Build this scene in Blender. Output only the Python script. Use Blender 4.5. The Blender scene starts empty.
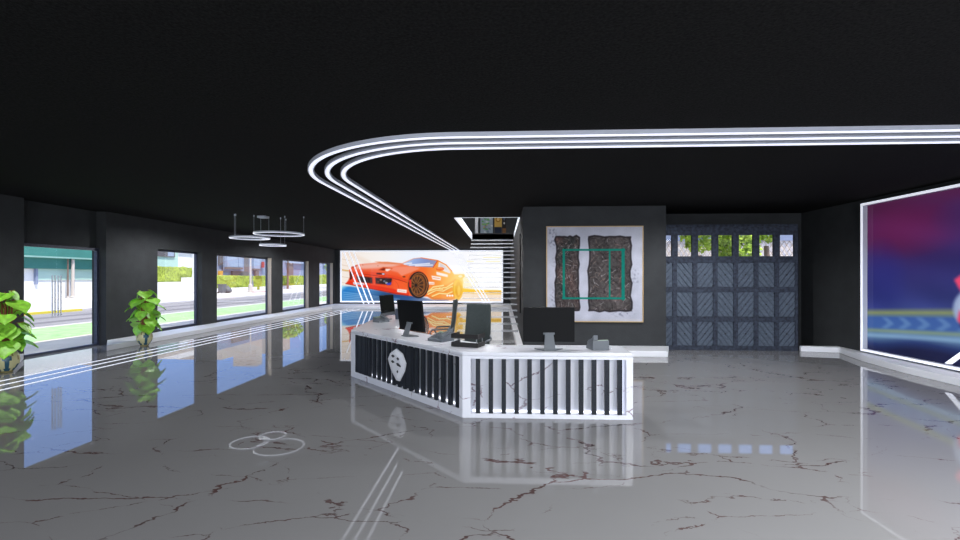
import bpy, bmesh, math, random
import numpy as np
from mathutils import Vector, Matrix, noise as mnoise
random.seed(7); np.random.seed(7)
PI = math.pi
C = bpy.context.scene.collection
H = 3.53          # ceiling height
XL, XR = -10.45, 8.1   # inner faces of the side walls
YB = 29.0         # far wall

# ------------------------------------------------------------------ materials
def srgb(r, g, b):
    f = lambda c: (c/255/12.92) if c/255 <= .04045 else ((c/255+.055)/1.055)**2.4
    return (f(r), f(g), f(b), 1)
def mat(name, col, rough=.5, metal=0, emit=0, ior=1.5, alpha=1, var=0, vscale=8, bump=0, bscale=40, coat=0, spec=.5):
    m = bpy.data.materials.new(name); m.use_nodes = True
    nt = m.node_tree; b = nt.nodes['Principled BSDF']
    c = srgb(*col)
    b.inputs['Base Color'].default_value = c
    b.inputs['Roughness'].default_value = rough
    b.inputs['Metallic'].default_value = metal
    b.inputs['IOR'].default_value = ior
    b.inputs['Alpha'].default_value = alpha
    b.inputs['Coat Weight'].default_value = coat
    b.inputs['Specular IOR Level'].default_value = spec
    if emit:
        b.inputs['Emission Color'].default_value = c
        b.inputs['Emission Strength'].default_value = emit
    if var or bump:
        tc = nt.nodes.new('ShaderNodeTexCoord')
    if var:
        n = nt.nodes.new('ShaderNodeTexNoise'); n.inputs['Scale'].default_value = vscale
        n.inputs['Detail'].default_value = 5
        nt.links.new(tc.outputs['Object'], n.inputs['Vector'])
        r = nt.nodes.new('ShaderNodeValToRGB')
        r.color_ramp.elements[0].position = .3; r.color_ramp.elements[1].position = .7
        r.color_ramp.elements[0].color = tuple(x*(1-var) for x in c[:3])+(1,)
        r.color_ramp.elements[1].color = tuple(min(1, x*(1+var)) for x in c[:3])+(1,)
        nt.links.new(n.outputs['Fac'], r.inputs['Fac'])
        nt.links.new(r.outputs['Color'], b.inputs['Base Color'])
    if bump:
        n = nt.nodes.new('ShaderNodeTexNoise'); n.inputs['Scale'].default_value = bscale
        n.inputs['Detail'].default_value = 4
        nt.links.new(tc.outputs['Object'], n.inputs['Vector'])
        bp = nt.nodes.new('ShaderNodeBump'); bp.inputs['Strength'].default_value = bump
        bp.inputs['Distance'].default_value = .03
        nt.links.new(n.outputs['Fac'], bp.inputs['Height'])
        nt.links.new(bp.outputs['Normal'], b.inputs['Normal'])
    return m

def marble(name, base, vein, vein2, scale, width, thr, rough, ior=1.5, wear=.04):
    """polished stone with sparse broken veins"""
    m = bpy.data.materials.new(name); m.use_nodes = True
    nt = m.node_tree; N = nt.nodes; L = nt.links; b = N['Principled BSDF']
    b.inputs['Roughness'].default_value = rough; b.inputs['IOR'].default_value = ior
    tc = N.new('ShaderNodeTexCoord')
    def math_(op, a, v=None, clamp=False):
        n = N.new('ShaderNodeMath'); n.operation = op; n.use_clamp = clamp
        for i, x in enumerate((a, v)):
            if x is None: continue
            if isinstance(x, (int, float)): n.inputs[i].default_value = x
            else: L.new(x, n.inputs[i])
        return n.outputs[0]
    def noise_(sc, det, src=None, rough_=.5):
        n = N.new('ShaderNodeTexNoise'); n.inputs['Scale'].default_value = sc
        n.inputs['Detail'].default_value = det; n.inputs['Roughness'].default_value = rough_
        L.new(src or tc.outputs['Object'], n.inputs['Vector']); return n
    def layer(sc, w, th, dist, off):
        mp = N.new('ShaderNodeMapping'); mp.inputs['Location'].default_value = off
        mp.inputs['Rotation'].default_value = (0, 0, .6+off[0]*.2)
        mp.inputs['Scale'].default_value = (.62, 1.25, 1)
        L.new(tc.outputs['Object'], mp.inputs['Vector'])
        nz = noise_(sc*1.1, 6, mp.outputs[0], .62)
        sub = N.new('ShaderNodeVectorMath'); sub.operation = 'SUBTRACT'
        L.new(nz.outputs['Color'], sub.inputs[0]); sub.inputs[1].default_value = (.5, .5, .5)
        scl = N.new('ShaderNodeVectorMath'); scl.operation = 'SCALE'
        L.new(sub.outputs[0], scl.inputs[0]); scl.inputs['Scale'].default_value = dist
        ad = N.new('ShaderNodeVectorMath'); ad.operation = 'ADD'
        L.new(mp.outputs[0], ad.inputs[0]); L.new(scl.outputs[0], ad.inputs[1])
        vo = N.new('ShaderNodeTexVoronoi'); vo.feature = 'DISTANCE_TO_EDGE'
        vo.inputs['Scale'].default_value = sc
        L.new(ad.outputs[0], vo.inputs['Vector'])
        mk = noise_(sc*.9, 3, mp.outputs[0])
        mk2 = noise_(sc*3.2, 2, mp.outputs[0])
        mask = math_('MULTIPLY', math_('MULTIPLY', math_('SUBTRACT', mk.outputs['Fac'], th), 9, True), math_('MULTIPLY', math_('SUBTRACT', mk2.outputs['Fac'], .40), 8, True))
        ww = math_('MULTIPLY', mask, w)
        lin = math_('SUBTRACT', 1, math_('DIVIDE', vo.outputs['Distance'], math_('ADD', ww, .0005)), True)
        return math_('MULTIPLY', math_('MULTIPLY', lin, 2.2, True), mask)
    a1 = layer(scale, width, thr, 1.1/scale*.55, (0.3, 0.7, 0))
    a2 = layer(scale*2.1, width*1.25, thr+.03, .5/scale*.6, (3.1, 1.7, 0))
    amt = math_('ADD', a1, math_('MULTIPLY', a2, .9), True)
    vc = N.new('ShaderNodeMix'); vc.data_type = 'RGBA'
    vn = noise_(scale*2, 2)
    L.new(vn.outputs['Fac'], vc.inputs['Factor'])
    vc.inputs['A'].default_value = srgb(*vein); vc.inputs['B'].default_value = srgb(*vein2)
    bc = N.new('ShaderNodeValToRGB'); bn = noise_(scale*.7, 5)
    c = srgb(*base)
    bc.color_ramp.elements[0].position = .3; bc.color_ramp.elements[1].position = .7
    bc.color_ramp.elements[0].color = tuple(x*(1-wear) for x in c[:3])+(1,)
    bc.color_ramp.elements[1].color = tuple(min(1, x*(1+wear)) for x in c[:3])+(1,)
    L.new(bn.outputs['Fac'], bc.inputs['Fac'])
    mx = N.new('ShaderNodeMix'); mx.data_type = 'RGBA'
    L.new(math_('MULTIPLY', amt, .88), mx.inputs['Factor'])
    L.new(bc.outputs['Color'], mx.inputs['A']); L.new(vc.outputs['Result'], mx.inputs['B'])
    L.new(mx.outputs['Result'], b.inputs['Base Color'])
    return m

def glass_mat(name, tint=(255, 255, 255), refl=1.0, ior=1.5):
    m = bpy.data.materials.new(name); m.use_nodes = True
    nt = m.node_tree; nt.nodes.remove(nt.nodes['Principled BSDF'])
    out = nt.nodes['Material Output']
    tr = nt.nodes.new('ShaderNodeBsdfTransparent'); tr.inputs['Color'].default_value = srgb(*tint)
    gl = nt.nodes.new('ShaderNodeBsdfGlossy'); gl.inputs['Roughness'].default_value = .0
    fr = nt.nodes.new('ShaderNodeFresnel'); ge = nt.nodes.new('ShaderNodeNewGeometry')
    mi = nt.nodes.new('ShaderNodeMix'); mi.inputs['A'].default_value = ior; mi.inputs['B'].default_value = 1/ior
    nt.links.new(ge.outputs['Backfacing'], mi.inputs['Factor']); nt.links.new(mi.outputs['Result'], fr.inputs['IOR'])
    mx = nt.nodes.new('ShaderNodeMixShader')
    nt.links.new(fr.outputs[0], mx.inputs[0]); nt.links.new(tr.outputs[0], mx.inputs[1])
    nt.links.new(gl.outputs[0], mx.inputs[2]); nt.links.new(mx.outputs[0], out.inputs['Surface'])
    return m

def frosted_mat(name, col, alpha):
    m = bpy.data.materials.new(name); m.use_nodes = True
    b = m.node_tree.nodes['Principled BSDF']
    b.inputs['Base Color'].default_value = srgb(*col); b.inputs['Alpha'].default_value = alpha
    b.inputs['Roughness'].default_value = .15
    return m

def picture_mat(name, emit=0, gloss=.05):
    """colours come from the displayed / painted picture itself"""
    m = bpy.data.materials.new(name); m.use_nodes = True
    nt = m.node_tree; b = nt.nodes['Principled BSDF']
    a = nt.nodes.new('ShaderNodeAttribute'); a.attribute_name = 'picture'
    if emit:
        b.inputs['Base Color'].default_value = (.01, .01, .01, 1)
        nt.links.new(a.outputs['Color'], b.inputs['Emission Color'])
        b.inputs['Emission Strength'].default_value = emit
    else:
        nt.links.new(a.outputs['Color'], b.inputs['Base Color'])
    b.inputs['Roughness'].default_value = gloss
    b.inputs['Specular IOR Level'].default_value = .12
    return m

M = {}
M['wall'] = mat('dark_plaster', (60, 62, 64), .8, spec=.15, var=.10, vscale=3, bump=.15, bscale=25)
M['ceil'] = mat('black_rough_ceiling', (28, 28, 28), .9, spec=.08, var=.6, vscale=45, bump=.35, bscale=50)
M['floor'] = marble('grey_marble_floor', (137, 137, 138), (38, 30, 34), (104, 66, 60), .66, .0078, .395, .0, 1.45)
M['desk'] = marble('white_marble', (232, 234, 242), (120, 105, 120), (150, 110, 125), 1.3, .012, .46, .25, 1.45, .02)
M['white'] = mat('white_paint', (236, 238, 244), .45)
M['granite'] = mat('dark_granite', (38, 42, 49), .5, spec=.25, var=.5, vscale=60)
M['granite_solid'] = M['granite']
M['led'] = mat('led_white', (236, 240, 255), .4, emit=.95)
M['led_line'] = mat('led_desk_line', (240, 243, 255), .4, emit=1.5)
M['soft_glow'] = mat('soft_white_glow', (236, 240, 252), .4, emit=.72)  # also gives the screen frames and stairwell curbs their brightness
M['housing'] = mat('grey_metal_profile', (196, 200, 214), .5)
M['metal'] = mat('grey_metal', (130, 134, 140), .35, .5)
M['greyplastic'] = mat('grey_plastic', (104, 110, 116), .45)
M['darkplastic'] = mat('charcoal_plastic', (42, 44, 48), .45)
M['black'] = mat('black_plastic', (14, 15, 17), .6, spec=.15)
M['blackwood'] = mat('black_tray', (30, 28, 27), .5)
M['screenoff'] = mat('dark_screen', (34, 36, 34), .12)
M['chair'] = mat('grey_green_leather', (62, 70, 70), .5, var=.1, vscale=30)
M['glass'] = glass_mat('clear_glass', ior=1.28)
M['frame'] = mat('blue_grey_frame', (62, 66, 84), .5, var=.3, vscale=30)
M['steel'] = mat('brushed_steel_bar', (206, 208, 214), .4)
M['stonepale'] = mat('pale_cut_stone', (232, 224, 218), .9)
M['bolt'] = mat('dark_iron', (28, 30, 34), .5)
M['tread'] = frosted_mat('frosted_glass_tread', (235, 240, 248), .3)
M['garage_rail'] = mat('slate_blue_timber', (54, 60, 73), .7, spec=.2, var=.5, vscale=14, bump=.3)
M['garage_plank'] = mat('slate_blue_plank', (84, 94, 108), .7, spec=.2, var=.22, vscale=22, bump=.3)
M['gold'] = mat('pale_gold_wood', (190, 160, 110), .4)
M['leaf'] = mat('bright_green_leaf', (150, 216, 70), .4, var=.25, vscale=14)
M['stem'] = mat('red_brown_stem', (142, 84, 50), .7)
M['soil'] = mat('soil', (54, 40, 30), .9)
M['pot'] = mat('cream_glaze', (214, 210, 160), .25)
M['potteal'] = mat('teal_glaze', (48, 92, 112), .25)
M['pothoney'] = mat('olive_glaze', (150, 140, 90), .25)
M['slab'] = mat('black_slab', (26, 26, 27), .8)
# outside
M['asphalt'] = mat('asphalt', (138, 134, 134), .9, var=.15, vscale=.35)
M['pave'] = mat('pale_pavement', (196, 192, 190), .9, var=.06, vscale=1.5)
M['pave_cool'] = mat('blue_grey_pavement', (214, 206, 192), .85, var=.10, vscale=1.2)
M['grass'] = mat('lawn', (150, 188, 130), .95, var=.25, vscale=3)
M['hedge'] = mat('hedge_leaves', (150, 164, 62), .9, var=.45, vscale=6, bump=1, bscale=7)
M['tree'] = mat('tree_leaves', (164, 190, 66), .8, var=.4, vscale=4)
M['bark'] = mat('bark', (120, 100, 88), .9)
M['stucco'] = mat('white_stucco', (236, 234, 230), .9)
M['mint'] = mat('mint_wall', (176, 206, 194), .9)
M['teal'] = mat('teal_awning', (58, 122, 112), .8, var=.12, vscale=.6)
M['tealpale'] = mat('pale_teal_strip', (130, 170, 160), .8)
M['slateblue'] = mat('grey_blue_wall', (134, 144, 168), .9)
M['taupe'] = mat('taupe_wall', (118, 110, 108), .9)
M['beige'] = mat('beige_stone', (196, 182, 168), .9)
M['winblue'] = mat('outside_window', (150, 162, 184), .15)
M['windark'] = mat('outside_dark_window', (92, 84, 84), .3)
M['yellow'] = mat('yellow_paint', (214, 196, 70), .8)
M['red'] = mat('red_paint', (176, 60, 56), .7)
M['binmat'] = mat('bin_plastic', (92, 96, 104), .6)
M['pole'] = mat('pale_concrete_pole', (196, 186, 176), .8)
M['orange'] = mat('amber', (206, 150, 60), .6)

# ------------------------------------------------------------------ mesh helpers
class MB:
    def __init__(s): s.v = []; s.f = []; s.m = []
    def add(s, vs, fs, mi=0):
        b = len(s.v); s.v += [tuple(v) for v in vs]
        for f in fs: s.f.append([b+i for i in f]); s.m.append(mi)
        return s
    def box(s, x0, x1, y0, y1, z0, z1, mi=0):
        vs = [(x, y, z) for z in (z0, z1) for y in (y0, y1) for x in (x0, x1)]
        return s.add(vs, [(0, 2, 3, 1), (4, 5, 7, 6), (0, 1, 5, 4), (2, 6, 7, 3), (0, 4, 6, 2), (1, 3, 7, 5)], mi)
    def prism(s, pts, vec, mi=0):
        """closed polygon pts (3D) swept along vec"""
        n = len(pts); v = Vector(vec)
        vs = [Vector(p) for p in pts]; vs += [p+v for p in vs]
        return s.add(vs, [tuple(range(n))[::-1], tuple(range(n, 2*n))]+[(i, (i+1) % n, n+(i+1) % n, n+i) for i in range(n)], mi)
    def tube(s, pts, r, n=8, mi=0, cap=True, flat=None):
        pts = [Vector(p) for p in pts]; rings = []
        rr = r if isinstance(r, (list, tuple)) else [r]*len(pts)
        up = Vector((0, 0, 1)); vs = []
        prev = None
        for i, p in enumerate(pts):
            d = (pts[min(i+1, len(pts)-1)]-pts[max(i-1, 0)]).normalized()
            if prev is None:
                a = d.cross(up)
                if a.length < 1e-3: a = d.cross(Vector((1, 0, 0)))
                a.normalize()
            else:
                a = prev-d*prev.dot(d); a.normalize()
            prev = a; b2 = a.cross(d)
            for k in range(n):
                t = 2*PI*k/n
                vs.append(p+(a*math.cos(t)+b2*math.sin(t))*rr[i])
        fs = []
        for i in range(len(pts)-1):
            for k in range(n):
                fs.append((i*n+k, i*n+(k+1) % n, (i+1)*n+(k+1) % n, (i+1)*n+k))
        if cap: fs += [tuple(range(n)), tuple(range((len(pts)-1)*n, len(pts)*n))[::-1]]
        return s.add(vs, fs, mi)
    def lathe(s, prof, n=32, c=(0, 0, 0), mi=0, mfun=None, cap=True):
        vs = []
        for r, z in prof:
            for k in range(n):
                t = 2*PI*k/n; vs.append((c[0]+r*math.cos(t), c[1]+r*math.sin(t), c[2]+z))
        b = len(s.v); s.v += vs
        for i in range(len(prof)-1):
            for k in range(n):
                s.f.append([b+i*n+k, b+i*n+(k+1) % n, b+(i+1)*n+(k+1) % n, b+(i+1)*n+k])
                s.m.append(mfun(i, k) if mfun else mi)
        if cap:
            s.f.append([b+k for k in range(n)][::-1]); s.m.append(mi)
            s.f.append([b+(len(prof)-1)*n+k for k in range(n)]); s.m.append(mi)
        return s
    def sweep(s, path, prof, mi=0, closed=False, mfun=None):
        """path of xy points; prof = list of (offset sideways, z)"""
        P = [Vector((p[0], p[1], 0)) for p in path]; n = len(P); k = len(prof); vs = []
        for i, p in enumerate(P):
            if closed: a, b2 = P[i-1], P[(i+1) % n]
            else: a, b2 = P[max(i-1, 0)], P[min(i+1, n-1)]
            d1 = (p-a); d2 = (b2-p)
            d1 = d1.normalized() if d1.length else d2.normalized()
            d2 = d2.normalized() if d2.length else d1
            d = (d1+d2).normalized(); nn = Vector((d.y, -d.x, 0))
            sc = 1/max(.4, d.dot(d1))
            for o, z in prof: vs.append((p.x+nn.x*o*sc, p.y+nn.y*o*sc, z))
        b = len(s.v); s.v += vs
        for i in range(n if closed else n-1):
            j = (i+1) % n
            for q in range(k):
                s.f.append([b+i*k+q, b+i*k+(q+1) % k, b+j*k+(q+1) % k, b+j*k+q]); s.m.append(mfun(q) if mfun else mi)
        if not closed:
            s.f.append([b+q for q in range(k)][::-1]); s.m.append(mi)
            s.f.append([b+(n-1)*k+q for q in range(k)]); s.m.append(mi)
        return s
    def xf(s, mtx, start=0):
        for i in range(start, len(s.v)): s.v[i] = tuple(mtx @ Vector(s.v[i]))
        return s
    def build(s, name, mats, parent=None, bevel=0, smooth=False, local=False):
        me = bpy.data.meshes.new(name)
        vs = s.v
        if parent is not None and not local:
            base = Vector((0, 0, 0)); p = parent
            while p is not None: base += p.location; p = p.parent
            vs = [tuple(Vector(v)-base) for v in vs]
        me.from_pydata(vs, [], s.f)
        if not isinstance(mats, (list, tuple)): mats = [mats]
        for m in mats: me.materials.append(m)
        me.polygons.foreach_set('material_index', s.m)
        bm = bmesh.new(); bm.from_mesh(me)
        bmesh.ops.recalc_face_normals(bm, faces=bm.faces)
        if bevel:
            ed = [e for e in bm.edges if len(e.link_faces) == 2 and e.calc_face_angle(0) > .6]
            bmesh.ops.bevel(bm, geom=ed, offset=bevel, segments=2, affect='EDGES', profile=.6)
        bm.to_mesh(me); bm.free()
        if smooth:
            for p in me.polygons: p.use_smooth = True
            if smooth != 'all':
                me.set_sharp_from_angle(angle=.7)
        o = bpy.data.objects.new(name, me); C.objects.link(o)
        if parent is not None: o.parent = parent
        return o

def tag(o, label=None, cat=None, group=None, kind=None):
    if label: o['label'] = label
    if cat: o['category'] = cat
    if group: o['group'] = group
    if kind: o['kind'] = kind
    return o
def thing(name, label, cat, loc=(0, 0, 0), rotz=0, group=None):
    o = bpy.data.objects.new(name, None); C.objects.link(o)
    o.location = loc; o.rotation_euler = (0, 0, rotz); o.empty_display_size = .1
    return tag(o, label, cat, group)
def struct(name, loc=(0, 0, 0), label=None):
    o = bpy.data.objects.new(name, None); C.objects.link(o); o.location = loc; o['kind'] = 'structure'
    if label: o['label'] = label
    return o
def smesh(name, mb, m, **k):
    o = mb.build(name, m, **k); o['kind'] = 'structure'; return o
def children(o): return [c for c in bpy.data.objects if c.parent == o]
def copy_tree(o, loc=None, rotz=None, label=None, parent=None):
    c = o.copy(); C.objects.link(c); c.parent = parent
    if loc is not None: c.location = loc
    if rotz is not None: c.rotation_euler = (0, 0, rotz)
    if label: c['label'] = label
    for ch in children(o): copy_tree(ch, parent=c)
    return c

def grid_picture(name, o, u, v, img, m, parent=None):
    """flat picture panel: img rows run top to bottom, sRGB 0..255"""
    hh, ww, _ = img.shape
    o = Vector(o); u = Vector(u); v = Vector(v)
    vs = [tuple(o+u*(i/(ww-1))+v*(1-j/(hh-1))) for j in range(hh) for i in range(ww)]
    fs = [(j*ww+i, (j+1)*ww+i, (j+1)*ww+i+1, j*ww+i+1) for j in range(hh-1) for i in range(ww-1)]
    base = Vector((0, 0, 0)); p = parent
    while p is not None: base += p.location; p = p.parent
    me = bpy.data.meshes.new(name); me.from_pydata([tuple(Vector(q)-base) for q in vs], [], fs)
    c = np.clip(img/255., 0, 1)
    lin = np.where(c <= .04045, c/12.92, ((c+.055)/1.055)**2.4).reshape(-1, 3)
    at = me.color_attributes.new('picture', 'FLOAT_COLOR', 'POINT')
    at.data.foreach_set('color', np.concatenate([lin, np.ones((len(lin), 1))], 1).astype(np.float32).ravel())
    me.materials.append(m)
    ob = bpy.data.objects.new(name, me); C.objects.link(ob)
    if parent is not None: ob.parent = parent
    return ob

# ------------------------------------------------------------------ 2D painter for the screens and the wall picture
class Paint:
    def __init__(s, x0, y0, x1, y1, res):
        s.x0, s.y0, s.x1, s.y1 = x0, y0, x1, y1
        s.W = int((x1-x0)*res)+1; s.Hh = int((y1-y0)*res)+1
        s.X, s.Y = np.meshgrid(np.linspace(x0, x1, s.W), np.linspace(y0, y1, s.Hh))
        s.res = res; s.im = np.zeros((s.Hh, s.W, 3))
    def blur(s, a, px):
        r = int(max(1, round(px*s.res)))
        for ax in (0, 1):
            pad = [(0, 0)]*a.ndim; pad[ax] = (r, r)
            b = np.pad(a, pad, mode='edge'); c = np.cumsum(b, ax)
            z = np.zeros_like(np.take(c, [0], ax)); c = np.concatenate([z, c], ax)
            n = a.shape[ax]
            a = (np.take(c, range(2*r+1, n+2*r+1), ax)-np.take(c, range(0, n), ax))/(2*r+1)
        return a
    def pmask(s, pts, soft=0):
        m = np.zeros(s.X.shape)
        for dx, dy in ((-.25, -.25), (.25, -.25), (-.25, .25), (.25, .25)):
            ins = np.zeros(s.X.shape, bool); X = s.X+dx/s.res; Y = s.Y+dy/s.res
            n = len(pts)
            for i in range(n):
                xa, ya = pts[i]; xb, yb = pts[(i+1) % n]
                if ya == yb: continue
                c = (ya > Y) != (yb > Y)
                ins ^= c & (X < (xb-xa)*(Y-ya)/(yb-ya)+xa)
            m += ins/4
        return s.blur(m, soft) if soft else m
    def emask(s, cx, cy, rx, ry, soft=.15, rot=0):
        dx = s.X-cx; dy = s.Y-cy; c, q = math.cos(rot), math.sin(rot)
        d = np.sqrt(((dx*c+dy*q)/rx)**2+((dy*c-dx*q)/ry)**2)
        return np.clip((1-d)*min(rx, ry)/max(soft, .02)+.5, 0, 1)
    def put(s, m, col, a=1):
        if callable(col): col = col(s.X, s.Y)
        else: col = np.array(col, float)
        m = (m*a)[..., None]; s.im = s.im*(1-m)+col*m
    def poly(s, pts, col, soft=0, a=1): s.put(s.pmask(pts, soft), col, a)
    def ell(s, *k, col=(0, 0, 0), soft=.15, a=1, rot=0): s.put(s.emask(*k, soft=soft, rot=rot), col, a)
    def line(s, pts, w, col, soft=.2, a=1):
        d = np.full(s.X.shape, 1e9)
        for (xa, ya), (xb, yb) in zip(pts, pts[1:]):
            vx, vy = xb-xa, yb-ya; l = vx*vx+vy*vy+1e-9
            t = np.clip(((s.X-xa)*vx+(s.Y-ya)*vy)/l, 0, 1)
            d = np.minimum(d, np.hypot(s.X-xa-t*vx, s.Y-ya-t*vy))
        s.put(np.clip((w/2-d)/soft+.5, 0, 1), col, a)
def ramp(t, stops):
    t = np.clip(t, stops[0][0], stops[-1][0]); xs = [q[0] for q in stops]
    return np.stack([np.interp(t, xs, [q[1][i] for q in stops]) for i in range(3)], -1)

# ------------------------------------------------------------------ room shell
REAR = -8.0
smesh('floor', MB().box(-10.9, 8.4, REAR, 13.4, -.1, 0).box(-10.9, 3.4, 13.4, YB+.3, -.1, 0), M['floor'])
HX0, HX1, HY0, HY1 = -1.37, .55, 13.67, 21.4       # stairwell opening
c = MB()
c.box(-11.2, 8.4, REAR, 13.4, H, H+.22)
smesh('ceiling', c, M['ceil'])
c = MB()
c.box(-11.2, HX0, 13.4, YB+.3, H, H+.22).box(HX1, 3.5, 13.4, YB+.3, H, H+.22)
c.box(HX0, HX1, 13.4, HY0, H, H+.22).box(HX0, HX1, HY1, YB+.3, H, H+.22)
smesh('ceiling_stairs', c, M['ceil'])
# left wall, with the recessed entrance and four windows
wins = [(13.80, 15.92), (16.78, 20.86), (21.96, 24.97), (26.48, 28.6)]
DY0, DY1 = 9.81, 11.945
WT, WB = 2.66, .13
w = MB()
XO = -10.72
w.box(XO, XL, REAR, DY0, 0, H)
ys = [DY1]+[q for a in wins for q in a]+[YB]
for i in range(0, len(ys), 2): w.box(XO, XL, ys[i], ys[i+1], 0, H)
for a, b in wins: w.box(XO, XL, a, b, WT, H).box(XO, XL, a, b, 0, WB)
w.box(XO-.12, XO, DY0-.3, DY1+.3, 2.56, H)                # lintel of the recess
w.box(XO-.12, XO, DY0-.3, DY0, 0, 2.56).box(XO-.12, XO, DY1, DY1+.3, 0, 2.56)
smesh('wall_left', w, M['wall'])
smesh('wall_back', MB().box(-11, HX1+.2, YB, YB+.25, 0, H), M['wall'])
smesh('wall_right', MB().box(XR, XR+.25, REAR, 13.5, 0, H), M['wall'])
# picture block beside the stairs: front face at y = 11.6
b = MB().box(.52, 3.35, 11.6, YB, 0, H).box(3.35, 3.975, 11.6, 11.72, 0, H)
smesh('wall_block', b, M['wall'])
# garage wall with its opening
GY = 13.13
g = MB().box(3.35, 3.9, GY, GY+.25, 0, H).box(8.03, XR, GY, GY+.25, 0, H).box(3.9, 8.03, GY, GY+.25, 3.1, H)
smesh('wall_garage', g, M['wall'])
smesh('trim_1', MB().box(3.60, 3.66, 11.93, GY, 0, 3.04).prism([(7.25, 11.88, 0), (7.21, 11.88, 0), (7.97, GY, 0), (8.03, GY, 0)], (0, 0, 3.04)).prism([(3.60, 11.88, 3.04), (7.25, 11.88, 3.04), (8.03, GY, 3.04), (3.60, GY, 3.04)], (0, 0, .06)), M['garage_rail'])

# wide low plinths along the walls
def plinth(name, poly, z=.13, lip=True):
    m = MB().prism([(x, y, 0) for x, y in poly], (0, 0, z))
    return smesh(name, m, M['white'], bevel=.012)
plinth('baseboard_left', [(-9.6, 10.99), (-9.6, 26.1), (0.36, 26.1), (0.36, 28.8), (XL, 28.95), (XL, 11.98)])
plinth('baseboard_entrance', [(-9.6, REAR), (-9.6, 8.81), (XL, 9.8), (XL, REAR)])
plinth('baseboard_block', [(.37, 11.6), (.52, 11.6), (.52, 29.0), (.37, 29.0)])
plinth('baseboard_front', [(.52, 10.74), (3.72, 10.74), (4.04, 11.6), (.52, 11.6)])
plinth('baseboard_right', [(7.52, REAR), (7.52, 9.2), (7.69, 10.45), (7.99, 11.53), (7.225, 11.71), (7.225, 11.78), (XR, 11.78), (XR, REAR)])

# windows of the left wall
for i, (a, b2) in enumerate(wins):
    s = struct('window_%d' % (i+1), (XO+.06, (a+b2)/2, WB), 'street window %s along the left wall' % ['nearest the door', 'second from the door, the widest', 'third from the door', 'farthest, beside the car screen'][i])
    f = MB(); fx0, fx1 = XO+.02, XO+.10; t = .06
    f.box(fx0, fx1, a, a+t, WB, WT).box(fx0, fx1, b2-t, b2, WB, WT).box(fx0, fx1, a+t, b2-t, WB, WB+t).box(fx0, fx1, a+t, b2-t, WT-t, WT)
    f.build('window_frame', M['frame'], s)
    MB().box(XO+.05, XO+.058, a+t, b2-t, WB+t, WT-t).build('pane', M['glass'], s)
# beige lining whose colour stands for sunlight on the jambs of the widest windows
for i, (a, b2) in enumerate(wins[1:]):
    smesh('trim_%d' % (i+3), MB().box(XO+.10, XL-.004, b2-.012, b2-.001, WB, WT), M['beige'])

# glass entrance door, double leaf
d = struct('door_1', (-10.66, 10.79, 0), 'glass double door to the street with long steel pull bars')
f = MB(); fx0, fx1 = -10.72, -10.64
f.box(fx0, fx1, DY0, DY0+.07, 0, 2.56).box(fx0, fx1, DY1-.07, DY1, 0, 2.56).box(fx0, fx1, DY0+.07, DY1-.07, 2.49, 2.56).box(fx0, fx1, DY0+.07, DY1-.07, 0, .05)
f.build('door_frame', M['frame'], d)
for y0, y1, hy in ((DY0+.07, 10.787, 10.72), (10.793, DY1-.07, 10.87)):
    leaf = MB().box(-10.685, -10.675, y0, y1, .05, 2.49).build('door_leaf', M['glass'], d)
    for hx in (-10.645, -10.715):
        m = MB().tube([(hx, hy, .86), (hx, hy, 1.84)], .013, 10)
        for z in (1.0, 1.7): m.tube([(hx, hy, z), (-10.68, hy, z)], .007, 6)
        o = m.build('pull_bar', M['steel'], leaf, smooth=True)

# garage door
GX0, GD = 3.64, 11.80
g = struct('door_2', (5.45, GD, 0), 'slate blue timber garage door with a row of small panes')
cols = [(678, 692), (698, 711.5), (718, 731), (737.5, 750.5), (757, 769.5), (776, 788)]
px = lambda u: (u-502.)*GD/470.*1.0 - .0*u
from math import atan, cos, sin
_a = atan(22/470.)
def X_at(u, Y):
    t = (u-480)/470.; return Y*(-sin(_a)+cos(_a)*t)/(cos(_a)+sin(_a)*t)
cw = .345; pitch = .4895; first = X_at(685, GD)-pitch
centres = [first+pitch*i for i in range(7)]
zp = (2.31, 2.83)
rows = [(1.56, 2.15), (.83, 1.43), (.11, .70)]
pw = .385
def rail(x0, x1, z0, z1, m, y0=GD, y1=GD+.07): m.box(x0, x1, y0, y1, z0, z1)
m = MB(); GX1 = 7.205
# face frame: stiles between columns, rails between rows
edges = [GX0]+[q for c_ in centres for q in (c_-pw/2, c_+pw/2)]+[GX1]
edges[1] = max(edges[1], GX0+.02)
for i in range(0, len(edges), 2): m.box(edges[i], edges[i+1], GD, GD+.07, 0, 3.03)
for i in range(1, len(edges)-1, 2):
    for z0, z1 in ((0, rows[2][0]), (rows[2][1], rows[1][0]), (rows[1][1], rows[0][0]), (rows[0][1], zp[0]), (zp[1], 3.03)):
        m.box(edges[i], edges[i+1], GD, GD+.07, z0, z1)
    m.box(edges[i], edges[i]+.02, GD, GD+.07, *zp).box(edges[i+1]-.02, edges[i+1], GD, GD+.07, *zp)
m.build('door_frame', M['garage_rail'], g)
def clip_poly(poly, rect):
    x0, x1, z0, z1 = rect
    for ax, lim, sg in ((0, x0, 1), (0, x1, -1), (1, z0, 1), (1, z1, -1)):
        out = []
        for i in range(len(poly)):
            p, q = poly[i], poly[(i+1) % len(poly)]
            ip, iq = sg*(p[ax]-lim) >= 0, sg*(q[ax]-lim) >= 0
            if ip: out.append(p)
            if ip != iq:
                t = (lim-p[ax])/(q[ax]-p[ax]); out.append((p[0]+t*(q[0]-p[0]), p[1]+t*(q[1]-p[1])))
        poly = out
        if len(poly) < 3: return []
    return poly
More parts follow.
